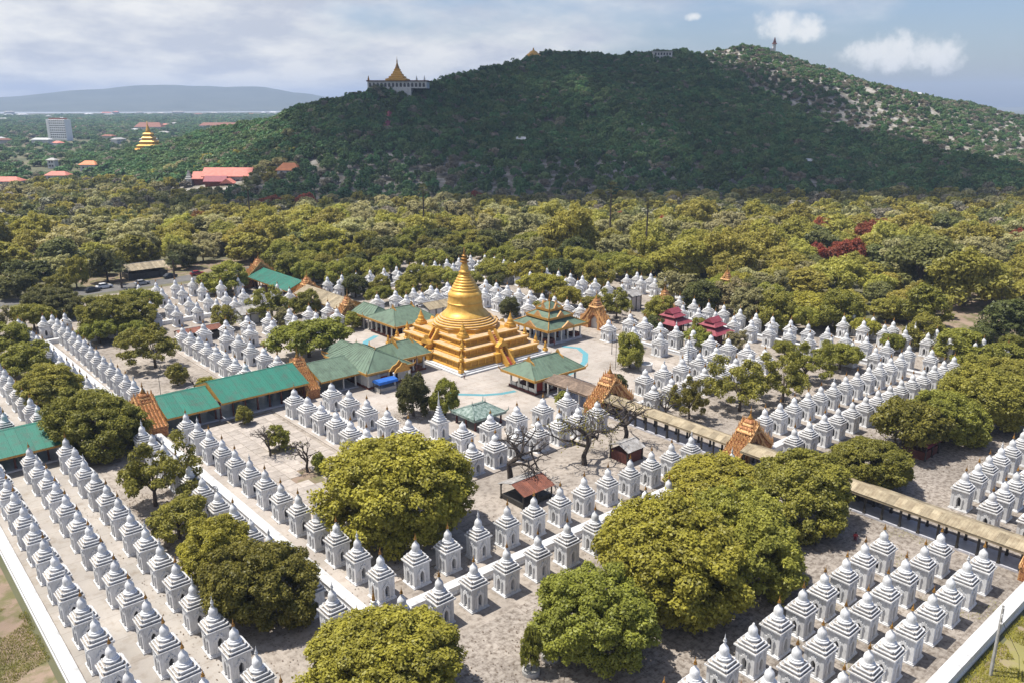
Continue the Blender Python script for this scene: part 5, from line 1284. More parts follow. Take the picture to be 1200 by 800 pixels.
# ------------------------------------------------------------------ forest belt and hill forest
# ground lying in the shade of the cloud over the hill
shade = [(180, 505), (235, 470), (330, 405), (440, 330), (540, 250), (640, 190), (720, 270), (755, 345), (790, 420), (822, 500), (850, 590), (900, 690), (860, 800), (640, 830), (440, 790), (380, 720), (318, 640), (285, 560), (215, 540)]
def inside(x, y, poly):
    c = False
    for (x0, y0), (x1, y1) in zip(poly, poly[1:] + poly[:1]):
        if (y0 > y) != (y1 > y) and x < (x1 - x0) * (y - y0) / (y1 - y0) + x0: c = not c
    return c
def in_compound(x, y): return (8 < x < 226) and (20 < y < 288)
def blocked(x, y):
    if in_compound(x, y): return True
    if -120 < x < 128 and 284 < y < 318: return True          # road and car park
    if -60 < x < 72 and 334 <= y < 396: return True           # open field
    if 224 <= x < 266 and -60 < y < 94: return True           # bare ground
    if x < 226 and y < 24: return True
    return False
g = np.random.default_rng(5)
cand = []
cell = {}
def far_enough(x, y, r):
    ci, cj = int(x // 16), int(y // 16)
    for i in range(ci - 1, ci + 2):
        for j in range(cj - 1, cj + 2):
            for (a, b2, r2) in cell.get((i, j), ()):
                if (a - x) ** 2 + (b2 - y) ** 2 < ((r + r2) * .5) ** 2: return False
    return True
def put(x, y, r): cell.setdefault((int(x // 16), int(y // 16)), []).append((x, y, r))
for q in TREES: put(q[1], q[2], q[3] * .9)
for q in back: put(q[0], q[1], q[2] * .8)
# things to keep clear of trees: (x, y, radius)
CLEAR = [(219.5, 147.2, 9), (239, 594, 25), (276, 562, 10), (290, 905, 34), (91, 306, 12), (233, 575, 20), (205, 585, 18)]
LOW = []
tries = 0
while tries < 42000:
    tries += 1
    D = math.sqrt(g.uniform(215 ** 2, 720 ** 2)); az = g.uniform(-.66, .66)
    x = D * (_f.x * math.cos(az) + _r.x * math.sin(az)) / .96; y = D * (_f.y * math.cos(az) + _r.y * math.sin(az)) / .96
    if blocked(x, y): continue
    if any((x - a) ** 2 + (y - b2) ** 2 < r * r for a, b2, r in CLEAR): continue
    r = (g.uniform(11.0, 17.5) if g.random() < .7 else g.uniform(7, 10)) if D < 340 else g.uniform(9.0, 14.5) if D < 430 else g.uniform(7.0, 11.0)
    if not far_enough(x, y, r): continue
    put(x, y, r); LOW.append((x, y, r, D))
hz = hill_height(np.array([q[0] for q in LOW]), np.array([q[1] for q in LOW]))
LOW = [(q[0], q[1], float(z), q[2], q[3]) for q, z in zip(LOW, hz)]
LOW.sort(key=lambda q: q[4])
vis = []
for q in LOW:
    p = project((q[0], q[1], q[2] + 6))
    if p and -.03 < p[0] < 1.03 and p[1] < 1: vis.append((q, p))
N_BELT = 225
belt = [v for v in vis if v[0][4] < 470][:N_BELT]
belt_ids = set(id(v[0]) for v in belt)
# lines of depth, each counted from the left, so that every tree has its own place
lines = {}
for q, p in belt:
    lines.setdefault(min(5, int((q[4] - 215) / 38)), []).append((p[0], q))
linename = ['front', 'second', 'third', 'fourth', 'fifth', 'sixth']
for li, arr in sorted(lines.items()):
    arr.sort(key=lambda a: a[0])
    for k, (px, q) in enumerate(arr):
        x, y, z, r, D = q
        u_ = rs.random()
        if px > .55 and D > 285 and u_ < .035: key, mt_, adj = 'belt_b', 'leaf_red', 'red-flowering'
        elif u_ < .30: key, mt_, adj = 'belt_a', 'leaf_belt_olive', 'rounded olive'
        elif u_ < .58: key, mt_, adj = 'belt_b', 'leaf_belt_green', 'spreading yellow-green'
        elif u_ < .78: key, mt_, adj = 'belt_d', 'leaf_belt_pale', 'pale dusty'
        else: key, mt_, adj = 'belt_c', ('leaf_belt_dark' if rs.random() < .7 else 'leaf_belt_olive'), 'dark tall'
        t = tree('%s tree, %s from left in %s line of forest' % (adj, ordinal(k + 1), linename[li]), x, y, r * 1.45, r * rs.uniform(.95, 1.3), key, mt_, 'trees of the forest belt behind the compound')
        t.location.z = z
def red_tree(label, x, y, w, h, mat='leaf_red'):
    t = tree(label, x, y, w, h, 'belt_b', mat, 'red-flowering trees'); t.location.z = float(hill_height(np.array([x]), np.array([y]))[0])
red_tree('red flame tree in the forest at upper right', 345, 182, 16, 13)
red_tree('second red flame tree just below the upper right one', 333, 181, 14, 11)
red_tree('orange-red flame tree near the right edge', 372, 112, 13, 13)
red_tree('long red-flowering tree left of centre under the hill', 232, 455, 16, 10)
red_tree('red-flowering tree left of the longer red one', 214, 462, 15, 9)
red_tree('small red-flowering tree centre left at the hill foot', 318, 398, 10, 10)
red_tree('orange-blossomed tree at left before the forest', 148, 398, 15, 12, 'leaf_orange')

# hill and lowland forest: one mass, scattered with geometry nodes
FP = []
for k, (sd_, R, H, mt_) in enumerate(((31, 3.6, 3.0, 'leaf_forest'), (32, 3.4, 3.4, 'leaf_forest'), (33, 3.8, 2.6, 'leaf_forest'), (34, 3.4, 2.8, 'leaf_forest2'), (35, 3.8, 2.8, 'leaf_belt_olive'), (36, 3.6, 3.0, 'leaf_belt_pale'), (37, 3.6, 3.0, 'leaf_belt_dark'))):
    me = crown_mesh('forest_crown_%d' % k, sd_, R, H, 34, 700, 0.92, 2.4, mt_, rcl=(.16, .34), rough=.25)
    o = bpy.data.objects.new('forest_crown_source_%d' % k, me)   # never linked: only a shape for the scatter
    FP.append(o)
def scatter(name, P, scale, kind, label):
    me = bpy.data.meshes.new(name)
    me.vertices.add(len(P)); me.vertices.foreach_set('co', np.ascontiguousarray(P, dtype=np.float32).ravel())
    a = me.attributes.new('tree_scale', 'FLOAT_VECTOR', 'POINT'); a.data.foreach_set('vector', np.ascontiguousarray(scale, dtype=np.float32).ravel())
    a = me.attributes.new('tree_kind', 'INT', 'POINT'); a.data.foreach_set('value', np.ascontiguousarray(kind, dtype=np.int32))
    a = me.attributes.new('tree_turn', 'FLOAT', 'POINT'); a.data.foreach_set('value', np.random.default_rng(1).uniform(0, 6.28, len(P)).astype(np.float32))
    me.update()
    ng = bpy.data.node_groups.new(name, 'GeometryNodeTree')
    ng.interface.new_socket('Geometry', in_out='INPUT', socket_type='NodeSocketGeometry')
    ng.interface.new_socket('Geometry', in_out='OUTPUT', socket_type='NodeSocketGeometry')
    N = ng.nodes; L = ng.links.new
    gi = N.new('NodeGroupInput'); go = N.new('NodeGroupOutput')
    jn = N.new('GeometryNodeJoinGeometry')
    for o in reversed(FP):
        oi = N.new('GeometryNodeObjectInfo'); oi.inputs['Object'].default_value = o; oi.inputs['As Instance'].default_value = True
        L(oi.outputs['Geometry'], jn.inputs[0])
    ip = N.new('GeometryNodeInstanceOnPoints'); ip.inputs['Pick Instance'].default_value = True
    def attr(nm, dt):
        n = N.new('GeometryNodeInputNamedAttribute'); n.data_type = dt; n.inputs['Name'].default_value = nm; return n.outputs['Attribute']
    L(gi.outputs[0], ip.inputs['Points']); L(jn.outputs[0], ip.inputs['Instance'])
    L(attr('tree_kind', 'INT'), ip.inputs['Instance Index']); L(attr('tree_scale', 'FLOAT_VECTOR'), ip.inputs['Scale'])
    cb = N.new('ShaderNodeCombineXYZ'); L(attr('tree_turn', 'FLOAT'), cb.inputs[2])
    er = N.new('FunctionNodeEulerToRotation'); L(cb.outputs[0], er.inputs[0]); L(er.outputs[0], ip.inputs['Rotation'])
    L(ip.outputs[0], go.inputs[0])
    o = stuff(name, me, label)
    md = o.modifiers.new('scatter', 'NODES'); md.node_group = ng
    return o
P, Sc, K = [], [], []
for q in LOW:
    if id(q) in belt_ids: continue
    s = q[3] / 7.4; P.append((q[0], q[1], q[2] - .4)); Sc.append((s, s, s * g.uniform(.9, 1.25))); K.append(int(g.choice(4, p=[.29, .29, .24, .18])) if inside(q[0], q[1], shade) else int(g.choice([4, 5, 6, 4, 6, 3])))  # sunlight put into leaf colour: brighter kinds outside the cloud's shade, darker inside
n = 52000
x = g.uniform(60, 1420, n); y = g.uniform(130, 960, n); D = np.hypot(x, y)
z = hill_height(x, y)
# the sunlit flank right of the spur carries thin scrub with bare rock between
def side_of(a, b2, x, y): return (b2[0] - a[0]) * (y - a[1]) - (b2[1] - a[1]) * (x - a[0])
flank = (side_of((736, 322), (870, 650), x, y) < 0) & (x > 735)
nz = _noise2(x * 2.2, y * 2.2, 9)
ok = (D > 650) & (z > 0.6)
dens = np.where(flank, np.clip(.74 + .35 * nz, .25, 1.0), np.clip(1.0 + .25 * nz, .6, 1))
ok &= g.uniform(0, 1, n) < dens
# drop what the crest hides
b1 = 0.0
sel = np.where(ok)[0]
for i in sel:
    s = g.uniform(.85, 1.5) if not flank[i] else g.uniform(.35, .95)
    P.append((x[i], y[i], z[i] - .5)); Sc.append((s, s, s * g.uniform(.85, 1.2)))
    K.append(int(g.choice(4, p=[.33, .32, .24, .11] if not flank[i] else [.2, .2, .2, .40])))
scatter('hill_forest', np.array(P), np.array(Sc), np.array(K), 'dense dark green forest covering the hill')
# the wooded plain beyond, at left
n = 14000
D = np.sqrt(g.uniform(700 ** 2, 4600 ** 2, n)); az = g.uniform(-.62, -.12, n)
x = D * (_f.x * np.cos(az) + _r.x * np.sin(az)) / .96; y = D * (_f.y * np.cos(az) + _r.y * np.sin(az)) / .96
ok = (hill_height(x, y) < .6) & (_noise2(x / 2, y / 2, 4) > -.75)
for cxx, cyy, rr in ((354, 1545, 62), (290, 905, 36), (239, 594, 36), (205, 585, 20)):
    ok &= (np.hypot(x - cxx, y - cyy) > rr)
ok &= ~((np.abs(x - .320 * y) < 26) & (y > 790) & (y < 900))
s = g.uniform(1.0, 2.2, n) * np.clip(D / 1700, .8, 1.7)
scatter('plain_woodland', np.stack([x, y, np.full(n, -.6)], -1)[ok], np.stack([s, s, s * .75], -1)[ok], g.choice(4, size=n, p=[.33, .33, .22, .12])[ok], 'distant dark woodland across the plain')

# ------------------------------------------------------------------ far buildings
def window_grid(t, x0, x1, z0, z1, nxw, nzw, y, w, h, mat='window', out=-1):
    b = MB(); b.box(-w / 2, w / 2, -.12, .12, -h / 2, h / 2); me = b.mesh('far_window', mat)
    for i in range(nxw):
        for j in range(nzw):
            O('window', me, t, (x0 + (x1 - x0) * (i + .5) / nxw, y, z0 + (z1 - z0) * (j + .5) / nzw))
CAM_YAW = math.atan2(_r.y, _r.x)
t = thing('tower_block', 'white slab apartment tower rising from the plain at far left', 'building', (362, 1578, 0), CAM_YAW - .3)
t.scale = (.76, .76, .76)
b = MB(); b.box(-25, 25, -9, 9, 0, 46); O('wall', b.mesh('tower_wall', 'tower_white'), t)
b = MB(); b.box(-20, 18, -7, 7, 46, 49); O('roof_house', b.mesh('tower_roof_house', 'rust_roof'), t)
b = MB(); b.box(-25.6, -20, -10, 9.4, 0, 46.4); O('stair_tower', b.mesh('stair_tower', 'tower_white'), t)
for k in range(9):
    b = MB(); b.box(-20, 25.4, -10.2, -9.02, 4.4 + k * 4.9, 5.4 + k * 4.9); O('balcony_band', b.mesh('balcony_band', 'tower_white'), t)
window_grid(t, -19, 25, 5.5, 46, 8, 8, -9.1, 3.4, 2.6)
t = thing('distant_pagoda', 'golden stepped pagoda above dark trees at left', 'pagoda', (290, 905, 0), CAM_YAW, scale=.9)
z = 6; h = 20
b = MB(); b.box(-45, 45, -6, 16, 0, 9); O('base_hall', b.mesh('base_hall', 'carved_dark'), t)
b = MB(); b.box(-42, -12, -7.5, -6.1, 3, 7.5); b.box(12, 42, -7.5, -6.1, 3, 7.5); O('white_gallery', b.mesh('white_gallery', 'white'), t)
z = 9
for k in range(6):
    b = MB(); b.sq([(h, z), (h, z + 2.6), (h + .5, z + 3.0), (h * .82, z + 4.4)], red=.12); O('tier', b.mesh('distant_tier', 'gold'), t); z += 4.3; h *= .74
b = MB(); b.lathe([(h, z), (h * .7, z + 3), (1.2, z + 7), (.6, z + 9), (.2, z + 13)], 12); O('spire', b.mesh('distant_spire', 'gold', smooth=True), t)
def house(label, x, y, lx, ly, wh, rh, roof, wallm='white', rz=CAM_YAW, z=0, win=True, group=None):
    t = thing('house', label, 'building', (x, y, z), rz, group)
    b = MB(); b.box(-lx / 2, lx / 2, -ly / 2, ly / 2, -2, wh); O('wall', b.mesh('house_wall', wallm), t)
    b = MB(); e = 1.2; hip_roof(b, -lx / 2 - e, lx / 2 + e, -ly / 2 - e, ly / 2 + e, wh, (-lx / 2 + ly * .3, 0), (lx / 2 - ly * .3, 0), wh + rh); O('roof', b.mesh('house_roof', roof), t)
    if win: window_grid(t, -lx / 2 + 1, lx / 2 - 1, .8, wh, max(2, int(lx / 4)), max(1, int(wh / 3.4)), -ly / 2 - .05, 1.5, 1.6)
    return t
# pink-roofed monastery
zt = 6
t = thing('monastery', 'long pink-roofed monastery with dark gables among the trees', 'building', (240, 594, 0), CAM_YAW)
b = MB(); b.box(-12, 20, -6, 6, 0, 10); O('wall', b.mesh('monastery_wall', 'white'), t)
b = MB(); b.prism([(-8, 9.4), (0, 15), (8, 9.4), (8, 9.9), (0, 15.6), (-8, 9.9)], 'x', -14, 22); O('roof', b.mesh('monastery_roof', 'pink_roof'), t)
b = MB(); b.prism([(-7, 7.6), (0, 12.2), (7, 7.6), (7, 8.1), (0, 12.8), (-7, 8.1)], 'x', -22, -12.2); O('lower_roof', b.mesh('monastery_lower_roof', 'pink_roof'), t)
b = MB(); b.box(-21, -12, -5, 5, 0, 7.6); O('lower_wall', b.mesh('monastery_lower_wall', 'carved_dark'), t)
b = MB(); b.prism([(-16, 6.4), (-10.5, 10), (-6, 6.4), (-6, 6.9), (-10.5, 10.6), (-16, 6.9)], 'x', -10, 6); O('porch_roof', b.mesh('monastery_porch_roof', 'maroon_roof'), t)
b = MB(); b.box(-9, 5, -15, -7, 0, 6.4); O('porch', b.mesh('monastery_porch', 'carved_dark'), t)
b = MB(); b.prism([(2, 5.6), (12, 5.6), (7, 9)], 'y', -17, -8); O('porch_gable', b.mesh('monastery_gable', 'pink_roof'), t)
b = MB(); b.box(7, 20, -6.4, -6.05, 1.0, 2.4); O('blue_band', b.mesh('monastery_band', 'turquoise'), t)
window_grid(t, 7, 20, 3, 9, 4, 1, -6.1, 2.0, 2.8)
t = thing('tiered_turret', 'small grey tiered turret at the monastery left end', 'tower', (219, 606, 0), CAM_YAW, scale=.72); z = 0; h = 3.6
b = MB(); b.sq([(3, 0), (3, 11)]); O('shaft', b.mesh('turret_shaft', 'concrete'), t)
z = 11
for k in range(5):
    b = MB(); b.sq([(h, z), (h * .7, z + 1.0), (h * .66, z + 1.7)]); O('tier', b.mesh('turret_tier', 'grey_roof'), t); z += 1.7; h *= .76
house('small house with bright orange hipped roof at the hill foot', 276, 562, 15, 11, 7, 5.0, 'orange_roof', z=7)
house('low pink roof peeping from trees right of the monastery', 272, 583, 14, 8, 3.5, 2.5, 'pink_roof')
house('white house wall glimpsed under the golden distant pagoda', 268, 770, 16, 10, 9, 3, 'grey_roof', z=0)
house('pale pillar house at far left in the trees', 196, 900, 7, 7, 8, 2, 'grey_roof')
house('pink-roofed house at the left picture edge', 120, 700, 22, 10, 6, 3, 'pink_roof')
house('low pink-roofed house right of the left edge one', 165, 745, 16, 9, 5, 3, 'pink_roof')
house('orange-roofed building by the field trees', 214, 842, 14, 10, 6, 3.5, 'orange_roof')
house('red mosque-like roof block in the middle distance', 640, 1980, 60, 26, 10, 10, 'rust_roof')
house('long low terracotta-roofed block beyond the distant pagoda', 820, 1990, 120, 24, 10, 7, 'rust_roof')
gl = random.Random(4); town = []
while len(town) < 80:
    D = gl.uniform(1300, 5200); az = gl.uniform(-.60, -.18)
    x = D * (_f.x * math.cos(az) + _r.x * math.sin(az)) / .96; y = D * (_f.y * math.cos(az) + _r.y * math.sin(az)) / .96
    if hill_height(np.array([x]), np.array([y]))[0] > .2 or math.hypot(x - 354, y - 1545) < 70: continue
    town.append((project((x, y, 4))[0], x, y, D))
town.sort()
for k, (px_, x, y, D) in enumerate(town):
    rf, nm = gl.choice([('grey_roof', 'grey-roofed'), ('rust_roof', 'rusty-roofed'), ('white', 'white-roofed'), ('pink_roof', 'pink-roofed'), ('white', 'white-roofed'), ('grey_roof', 'grey-roofed')])
    kk = max(1.0, D / 2400)
    house('%s town building on the plain, %s from the left' % (nm, ordinal(k + 1)), x, y, gl.uniform(10, 26) * kk, gl.uniform(8, 13) * kk, gl.uniform(5, 9) * kk, 2.5 * kk, rf, gl.choice(['white', 'white', 'concrete']), rz=gl.uniform(0, 3.1), win=D < 2000, group='town buildings on the plain')
# hilltop temple with arcade and gold spire
def hz1(x, y): return float(hill_height(np.array([x]), np.array([y]))[0])
t = thing('hilltop_temple', 'white arcaded terrace with golden spire on the left hill shoulder', 'temple', (425.4, 641.8, 70.2), CAM_YAW - .03, scale=.92)
b = MB(); b.box(-28, 29, -8, 14, 3.4, 9.6); O('gallery', b.mesh('temple_gallery', 'white'), t)
b = MB(); b.box(-29, 30, -9, 15, 9.6, 10.6); O('roof_slab', b.mesh('temple_slab', 'post_red'), t)
b = MB(); b.box(-16, 14, -8.6, 6, -12, 3.4); O('retaining_wall', b.mesh('temple_retaining', 'white'), t)
q = MB(); q.prism(arch(1.15, 4.2, 6.6), 'y', -.25, .25); me = q.mesh('temple_arch', 'window')
for k in range(15): O('arched_opening', me, t, (-25.5 + k * 3.7, -8.05, .4))
h = 10.5; z = 10.4
for k in range(5):
    b = MB(); b.sq([(h, z), (h, z + 1.3), (h + .3, z + 1.5), (h * .8, z + 2.3)], red=.14); O('gold_tier', b.mesh('temple_tier', 'gold'), t); z += 2.2; h *= .72
b = MB(); b.lathe([(h * 1.2, z), (h, z + 1.2), (1.0, z + 4), (.5, z + 6.2), (.7, z + 6.5), (.2, z + 9), (.05, z + 11.5)], 12); O('spire', b.mesh('temple_spire', 'finial', smooth=True), t)
for k in (-27, 19.5, 27):
    b = MB(); b.sq([(.9, 10.5), (.7, 12), (.1, 15)]); O('roof_turret', b.mesh('temple_turret', 'finial' if k < 0 else 'white'), t, (k, -7, 0))
t = thing('stairway_roofs', 'dark red roofed stairway climbing the left hill shoulder', 'stairway', (0, 0, 0))
pts = [(392, 606), (380, 590), (368, 578), (352, 570)]
for (x0, y0), (x1, y1) in zip(pts[:-1], pts[1:]):
    d = Vector((x1 - x0, y1 - y0, 0)); b = MB(); z0 = hz1(x0, y0) + 4.5; z1 = hz1(x1, y1) + 4.5; n = d.normalized().cross(Vector((0, 0, 1))) * 2.2
    A, B_ = Vector((x0, y0, z0)), Vector((x1, y1, z1)); up = Vector((0, 0, 1.8)); dn = Vector((0, 0, -6))
    b.quad([A - n, B_ - n, B_ + up, A + up]); b.quad([A + n, B_ + n, B_ + up, A + up]); b.quad([A - n, A + n, A + n + dn, A - n + dn]); b.quad([A - n, B_ - n, B_ - n + dn, A - n + dn]); b.quad([A + n, B_ + n, B_ + n + dn, A + n + dn])
    O('roof_flight', b.mesh('roof_flight', 'maroon_roof'), t)
t = thing('hilltop_shrine', 'round golden roof showing over the ridge left of summit', 'temple', (640, 697, hz1(640, 697) + 3), CAM_YAW)
b = MB(); b.lathe([(8, 0), (8, 4), (9, 4.2), (7, 6.5), (5, 7.6), (4, 9), (1.2, 10.4), (.4, 13)], 16); O('gold_dome', b.mesh('gold_dome', 'gold'), t)
b = MB(); b.lathe([(8.4, -6), (8.4, .1)], 16); O('drum', b.mesh('shrine_drum', 'white'), t)
t = thing('hill_building', 'white two-storey building under trees near the summit', 'building', (800, 648, hz1(800, 648)), CAM_YAW)
b = MB(); b.box(-11, 11, -6, 6, -4, 10.5); O('wall', b.mesh('hill_building_wall', 'white'), t)
b = MB(); b.box(-11.8, 11.8, -6.8, 6.8, 10.5, 11.2); O('roof', b.mesh('hill_building_roof', 'grey_roof'), t)
window_grid(t, -10, 10, 1.5, 10, 6, 2, -6.1, 1.9, 2.6)
t = thing('summit_tower', 'slim dark tower with pointed roof on the hill summit', 'tower', (1019, 637, hz1(1019, 637)), CAM_YAW)
b = MB(); b.box(-1.8, 1.8, -1.8, 1.8, -2, 12); O('shaft', b.mesh('summit_shaft', 'white'), t)
b = MB(); b.sq([(2.9, 11.5), (1.6, 13.5), (1.5, 14.5), (.2, 20)]); O('roof', b.mesh('summit_roof', 'post_red'), t)
b = MB(); b.box(-12, -2, -3, 3, -2, 6); O('annex', b.mesh('summit_annex', 'white'), t)
def small_white(label, x, y, w, h):
    t = thing('hillside_hut', label, 'building', (x, y, hz1(x, y)), CAM_YAW)
    b = MB(); b.box(-w / 2, w / 2, -2.5, 2.5, -3, h); O('wall', b.mesh('hut_wall', 'white'), t)
    b = MB(); b.prism([(-3.4, h), (3.4, h), (0, h + 1.8)], 'x', -w / 2 - .6, w / 2 + .6); O('roof', b.mesh('hut_roof', 'white'), t)
small_white('white hut with pale roof on the sunny right slope', 1075, 470, 16, 5)
small_white('white roof in dark trees at the right hill foot', 596, 338, 13, 5)
small_white('tiny white shrine low on the hill centre', 560, 470, 3, 5)
small_white('small white hut low on the hill left of centre', 455, 510, 7, 7)

# ------------------------------------------------------------------ vehicles, poles and people
def car(label, x, y, rz, paint, s=1.0):
    key = 'paint_%s' % paint
    if key not in M: M[key] = pmat(key, {'dark': (.03, .035, .045), 'white': (.75, .75, .76), 'silver': (.35, .36, .38), 'red': (.30, .03, .03)}[paint], None, rough=.3, spec=.5, rnd=.02)
    t = thing('parked_car', label, 'car', (x, y, 0.01), rz, 'cars parked at the roadside', s)
    def ring(x, hw, z0, z1): return [(x, -hw, z0), (x, hw, z0), (x, hw, (z0 + z1) / 2), (x, hw * .9, z1), (x, -hw * .9, z1), (x, -hw, (z0 + z1) / 2)]
    b = MB(); b.rings([ring(-2.2, .78, .45, .85), ring(-2.0, .86, .3, 1.0), ring(-1.0, .88, .28, 1.05), ring(1.0, .88, .28, 1.02), ring(1.9, .84, .3, .9), ring(2.2, .75, .45, .75)]); O('body', b.mesh('car_body', key, smooth=False), t)
    b = MB(); b.rings([[(-1.75, -.78, 1.0), (1.05, -.78, 1.0), (1.05, .78, 1.0), (-1.75, .78, 1.0)], [(-1.2, -.66, 1.5), (.35, -.66, 1.5), (.35, .66, 1.5), (-1.2, .66, 1.5)]]); c = O('cabin', b.mesh('car_cabin', 'window'), t)
    b = MB(); b.rings([[(-1.22, -.68, 1.49), (.37, -.68, 1.49), (.37, .68, 1.49), (-1.22, .68, 1.49)], [(-1.1, -.6, 1.56), (.25, -.6, 1.56), (.25, .6, 1.56), (-1.1, .6, 1.56)]]); O('roof', b.mesh('car_roof', key), c)
    w = MB(); w.tube((0, -.1, 0), (0, .1, 0), .33, .33, 12); me = w.mesh('car_wheel', 'dark_steel')
    for xx in (-1.35, 1.35):
        for yy in (-.8, .8): O('wheel', me, t, (xx, yy, .33))
car('dark car parked at the road left of the palms', 69.5, 291.5, .2, 'dark', 1.15)
car('white van-like car parked behind the dark one', 74.0, 294.5, .15, 'white', 1.2)
car('silver car parked below the tall roadside tree', 85.5, 292.0, .1, 'silver', 1.15)
car('dark car parked near the tan-roofed stall', 97.0, 297.5, .3, 'dark', 1.15)
car('red car parked right of the tan-roofed stall', 106.0, 295.5, -.1, 'red', 1.15)
car('white car parked in the far car park', 121.0, 299.0, .6, 'white', 1.15)
def pole(label, x, y, h, r=.09, mat='dark_steel', arm=True, name='lamp_post'):
    t = thing(name, label, 'pole', (x, y, 0), 0, 'poles and lamp posts')
    b = MB(); b.tube((0, 0, 0), (0, 0, h), r, r * .7, 8); O('shaft', b.mesh('pole_shaft', mat), t)
    if arm:
        b = MB(); b.tube((-.1, 0, h - .1), (.9, 0, h + .1), .04, .04, 5); b.box(.7, 1.15, -.1, .1, h, h + .14); O('lamp_head', b.mesh('lamp_head', mat), t)
    return t
pole('dark lamp post on the paved court right of the pagoda', 147.0, 130.4, 5.6)
pole('thin mast rising through the round bush', 138.6, 121.6, 9.5, .07)
pole('thin mast beside the white inner shrines right of the bush', 146.8, 107.0, 11.0, .06)
pole('white lamp post behind the green hall', 83.6, 172.0, 6.0, .1, 'white')
pole('dark flag mast in front of the pagoda plinth', 97.0, 143.0, 7.0, .09, 'post_red', False, 'flag_mast')
pole('thin mast at the gate corner of the teal corridor', 48.5, 162.8, 8.0, .06)
t = thing('utility_pole', 'twin concrete utility pole on the grass at lower right', 'pole', (89.6, 22.6, 0), .3)
for dx in (-.28, .28):
    b = MB(); b.tube((dx * 1.7, 0, 0), (dx, 0, 8.4), .17, .12, 8); O('leg', b.mesh('utility_leg', 'concrete'), t)
b = MB(); b.box(-1.0, 1.0, -.08, .08, 7.5, 7.66); b.box(-.8, .8, -.08, .08, 6.6, 6.74); O('crossarm', b.mesh('crossarm', 'concrete'), t)
for dx in (-.85, 0, .85):
    b = MB(); b.lathe([(.06, 7.66), (.1, 7.75), (.06, 7.85), (.09, 7.92), (.03, 8.0)], 8); O('insulator', b.mesh('insulator', 'white'), t, (dx, 0, 0))
b = MB(); b.tube((0, 0, 6.9), (5.0, -2.6, 0), .025, .025, 4); O('stay_wire', b.mesh('stay_wire', 'dark_steel'), t)
# people
def person(label, x, y, rz, shirt, lower, sit=False, s=1.0):
    t = thing('person', label, 'person', (x, y, .012), rz, None, s)
    m, tr, bs = new_mat('clothing'); N = tr.nodes
    co = N.new('ShaderNodeTexCoord'); sp = N.new('ShaderNodeSeparateXYZ'); tr.links.new(co.outputs['Object'], sp.inputs[0])
    rp = N.new('ShaderNodeValToRGB'); rp.color_ramp.interpolation = 'CONSTANT'
    k = .70 if sit else 1.0
    dv = N.new('ShaderNodeMath'); dv.operation = 'DIVIDE'; dv.inputs[1].default_value = 1.75 * k; tr.links.new(sp.outputs[2], dv.inputs[0]); tr.links.new(dv.outputs[0], rp.inputs[0])
    E_ = rp.color_ramp.elements; E_[0].position = 0; E_[0].color = (.27, .14, .09, 1); E_[1].position = .10; E_[1].color = (*lower, 1)
    e = E_.new(.53 if not sit else .42); e.color = (*shirt, 1); e = E_.new(.835); e.color = (.30, .16, .10, 1)
    tr.links.new(rp.outputs[0], bs.inputs['Base Color']); M['_c'] = m
    if sit: J = {'pel': (0, 0, .22), 'che': (.02, 0, .68), 'nec': (.04, 0, .86), 'hea': (.06, 0, 1.02), 'top': (.06, 0, 1.18), 'kl': (.45, .14, .42), 'kr': (.45, -.14, .42), 'fl': (.42, .12, .05), 'fr': (.42, -.12, .05), 'sl': (0, .2, .78), 'sr': (0, -.2, .78), 'el': (.16, .26, .52), 'er': (.16, -.26, .52), 'hl': (.4, .14, .48), 'hr': (.4, -.14, .48)}
    else: J = {'pel': (0, 0, .92), 'che': (0, 0, 1.25), 'nec': (0, 0, 1.46), 'hea': (.01, 0, 1.58), 'top': (.01, 0, 1.72), 'kl': (.03, .10, .5), 'kr': (-.02, -.10, .5), 'fl': (.06, .11, .05), 'fr': (-.05, -.11, .05), 'sl': (0, .2, 1.38), 'sr': (0, -.2, 1.38), 'el': (-.02, .27, 1.1), 'er': (-.02, -.27, 1.1), 'hl': (.08, .27, .84), 'hr': (.08, -.27, .84)}
    rad = {'pel': .15, 'che': .16, 'nec': .06, 'hea': .10, 'top': .075, 'kl': .085, 'kr': .085, 'fl': .055, 'fr': .055, 'sl': .075, 'sr': .075, 'el': .05, 'er': .05, 'hl': .035, 'hr': .035}
    ks = list(J); ed = [('pel', 'che'), ('che', 'nec'), ('nec', 'hea'), ('hea', 'top'), ('pel', 'kl'), ('pel', 'kr'), ('kl', 'fl'), ('kr', 'fr'), ('che', 'sl'), ('che', 'sr'), ('sl', 'el'), ('sr', 'er'), ('el', 'hl'), ('er', 'hr')]
    me = bpy.data.meshes.new('person_body'); me.from_pydata([J[q] for q in ks], [(ks.index(a), ks.index(c)) for a, c in ed], [])
    me.materials.append(m)
    o = O('body', me, t)
    sk = o.modifiers.new('skin', 'SKIN')
    if not me.skin_vertices: 
        import bmesh
        bm = bmesh.new(); bm.from_mesh(me); bm.verts.layers.skin.verify(); bm.to_mesh(me); bm.free()
    for i, q in enumerate(ks):
        me.skin_vertices[0].data[i].radius = (rad[q], rad[q]); me.skin_vertices[0].data[i].use_root = (q == 'pel')
    sb = o.modifiers.new('sub', 'SUBSURF'); sb.levels = 1; sb.render_levels = 1
    b = MB(); hx, hy, hzz = J['hea']; b.lathe([(.02, hzz + .17), (.08, hzz + .155), (.115, hzz + .08), (.118, hzz - .02), (.09, hzz - .07)], 10, cx=hx - .025, cy=hy); O('hair', b.mesh('person_hair', 'hair'), t)
person('person in dark clothes standing on slabs before the huge tree', 46.9, 94.6, 2.2, (.02, .02, .025), (.03, .02, .02))
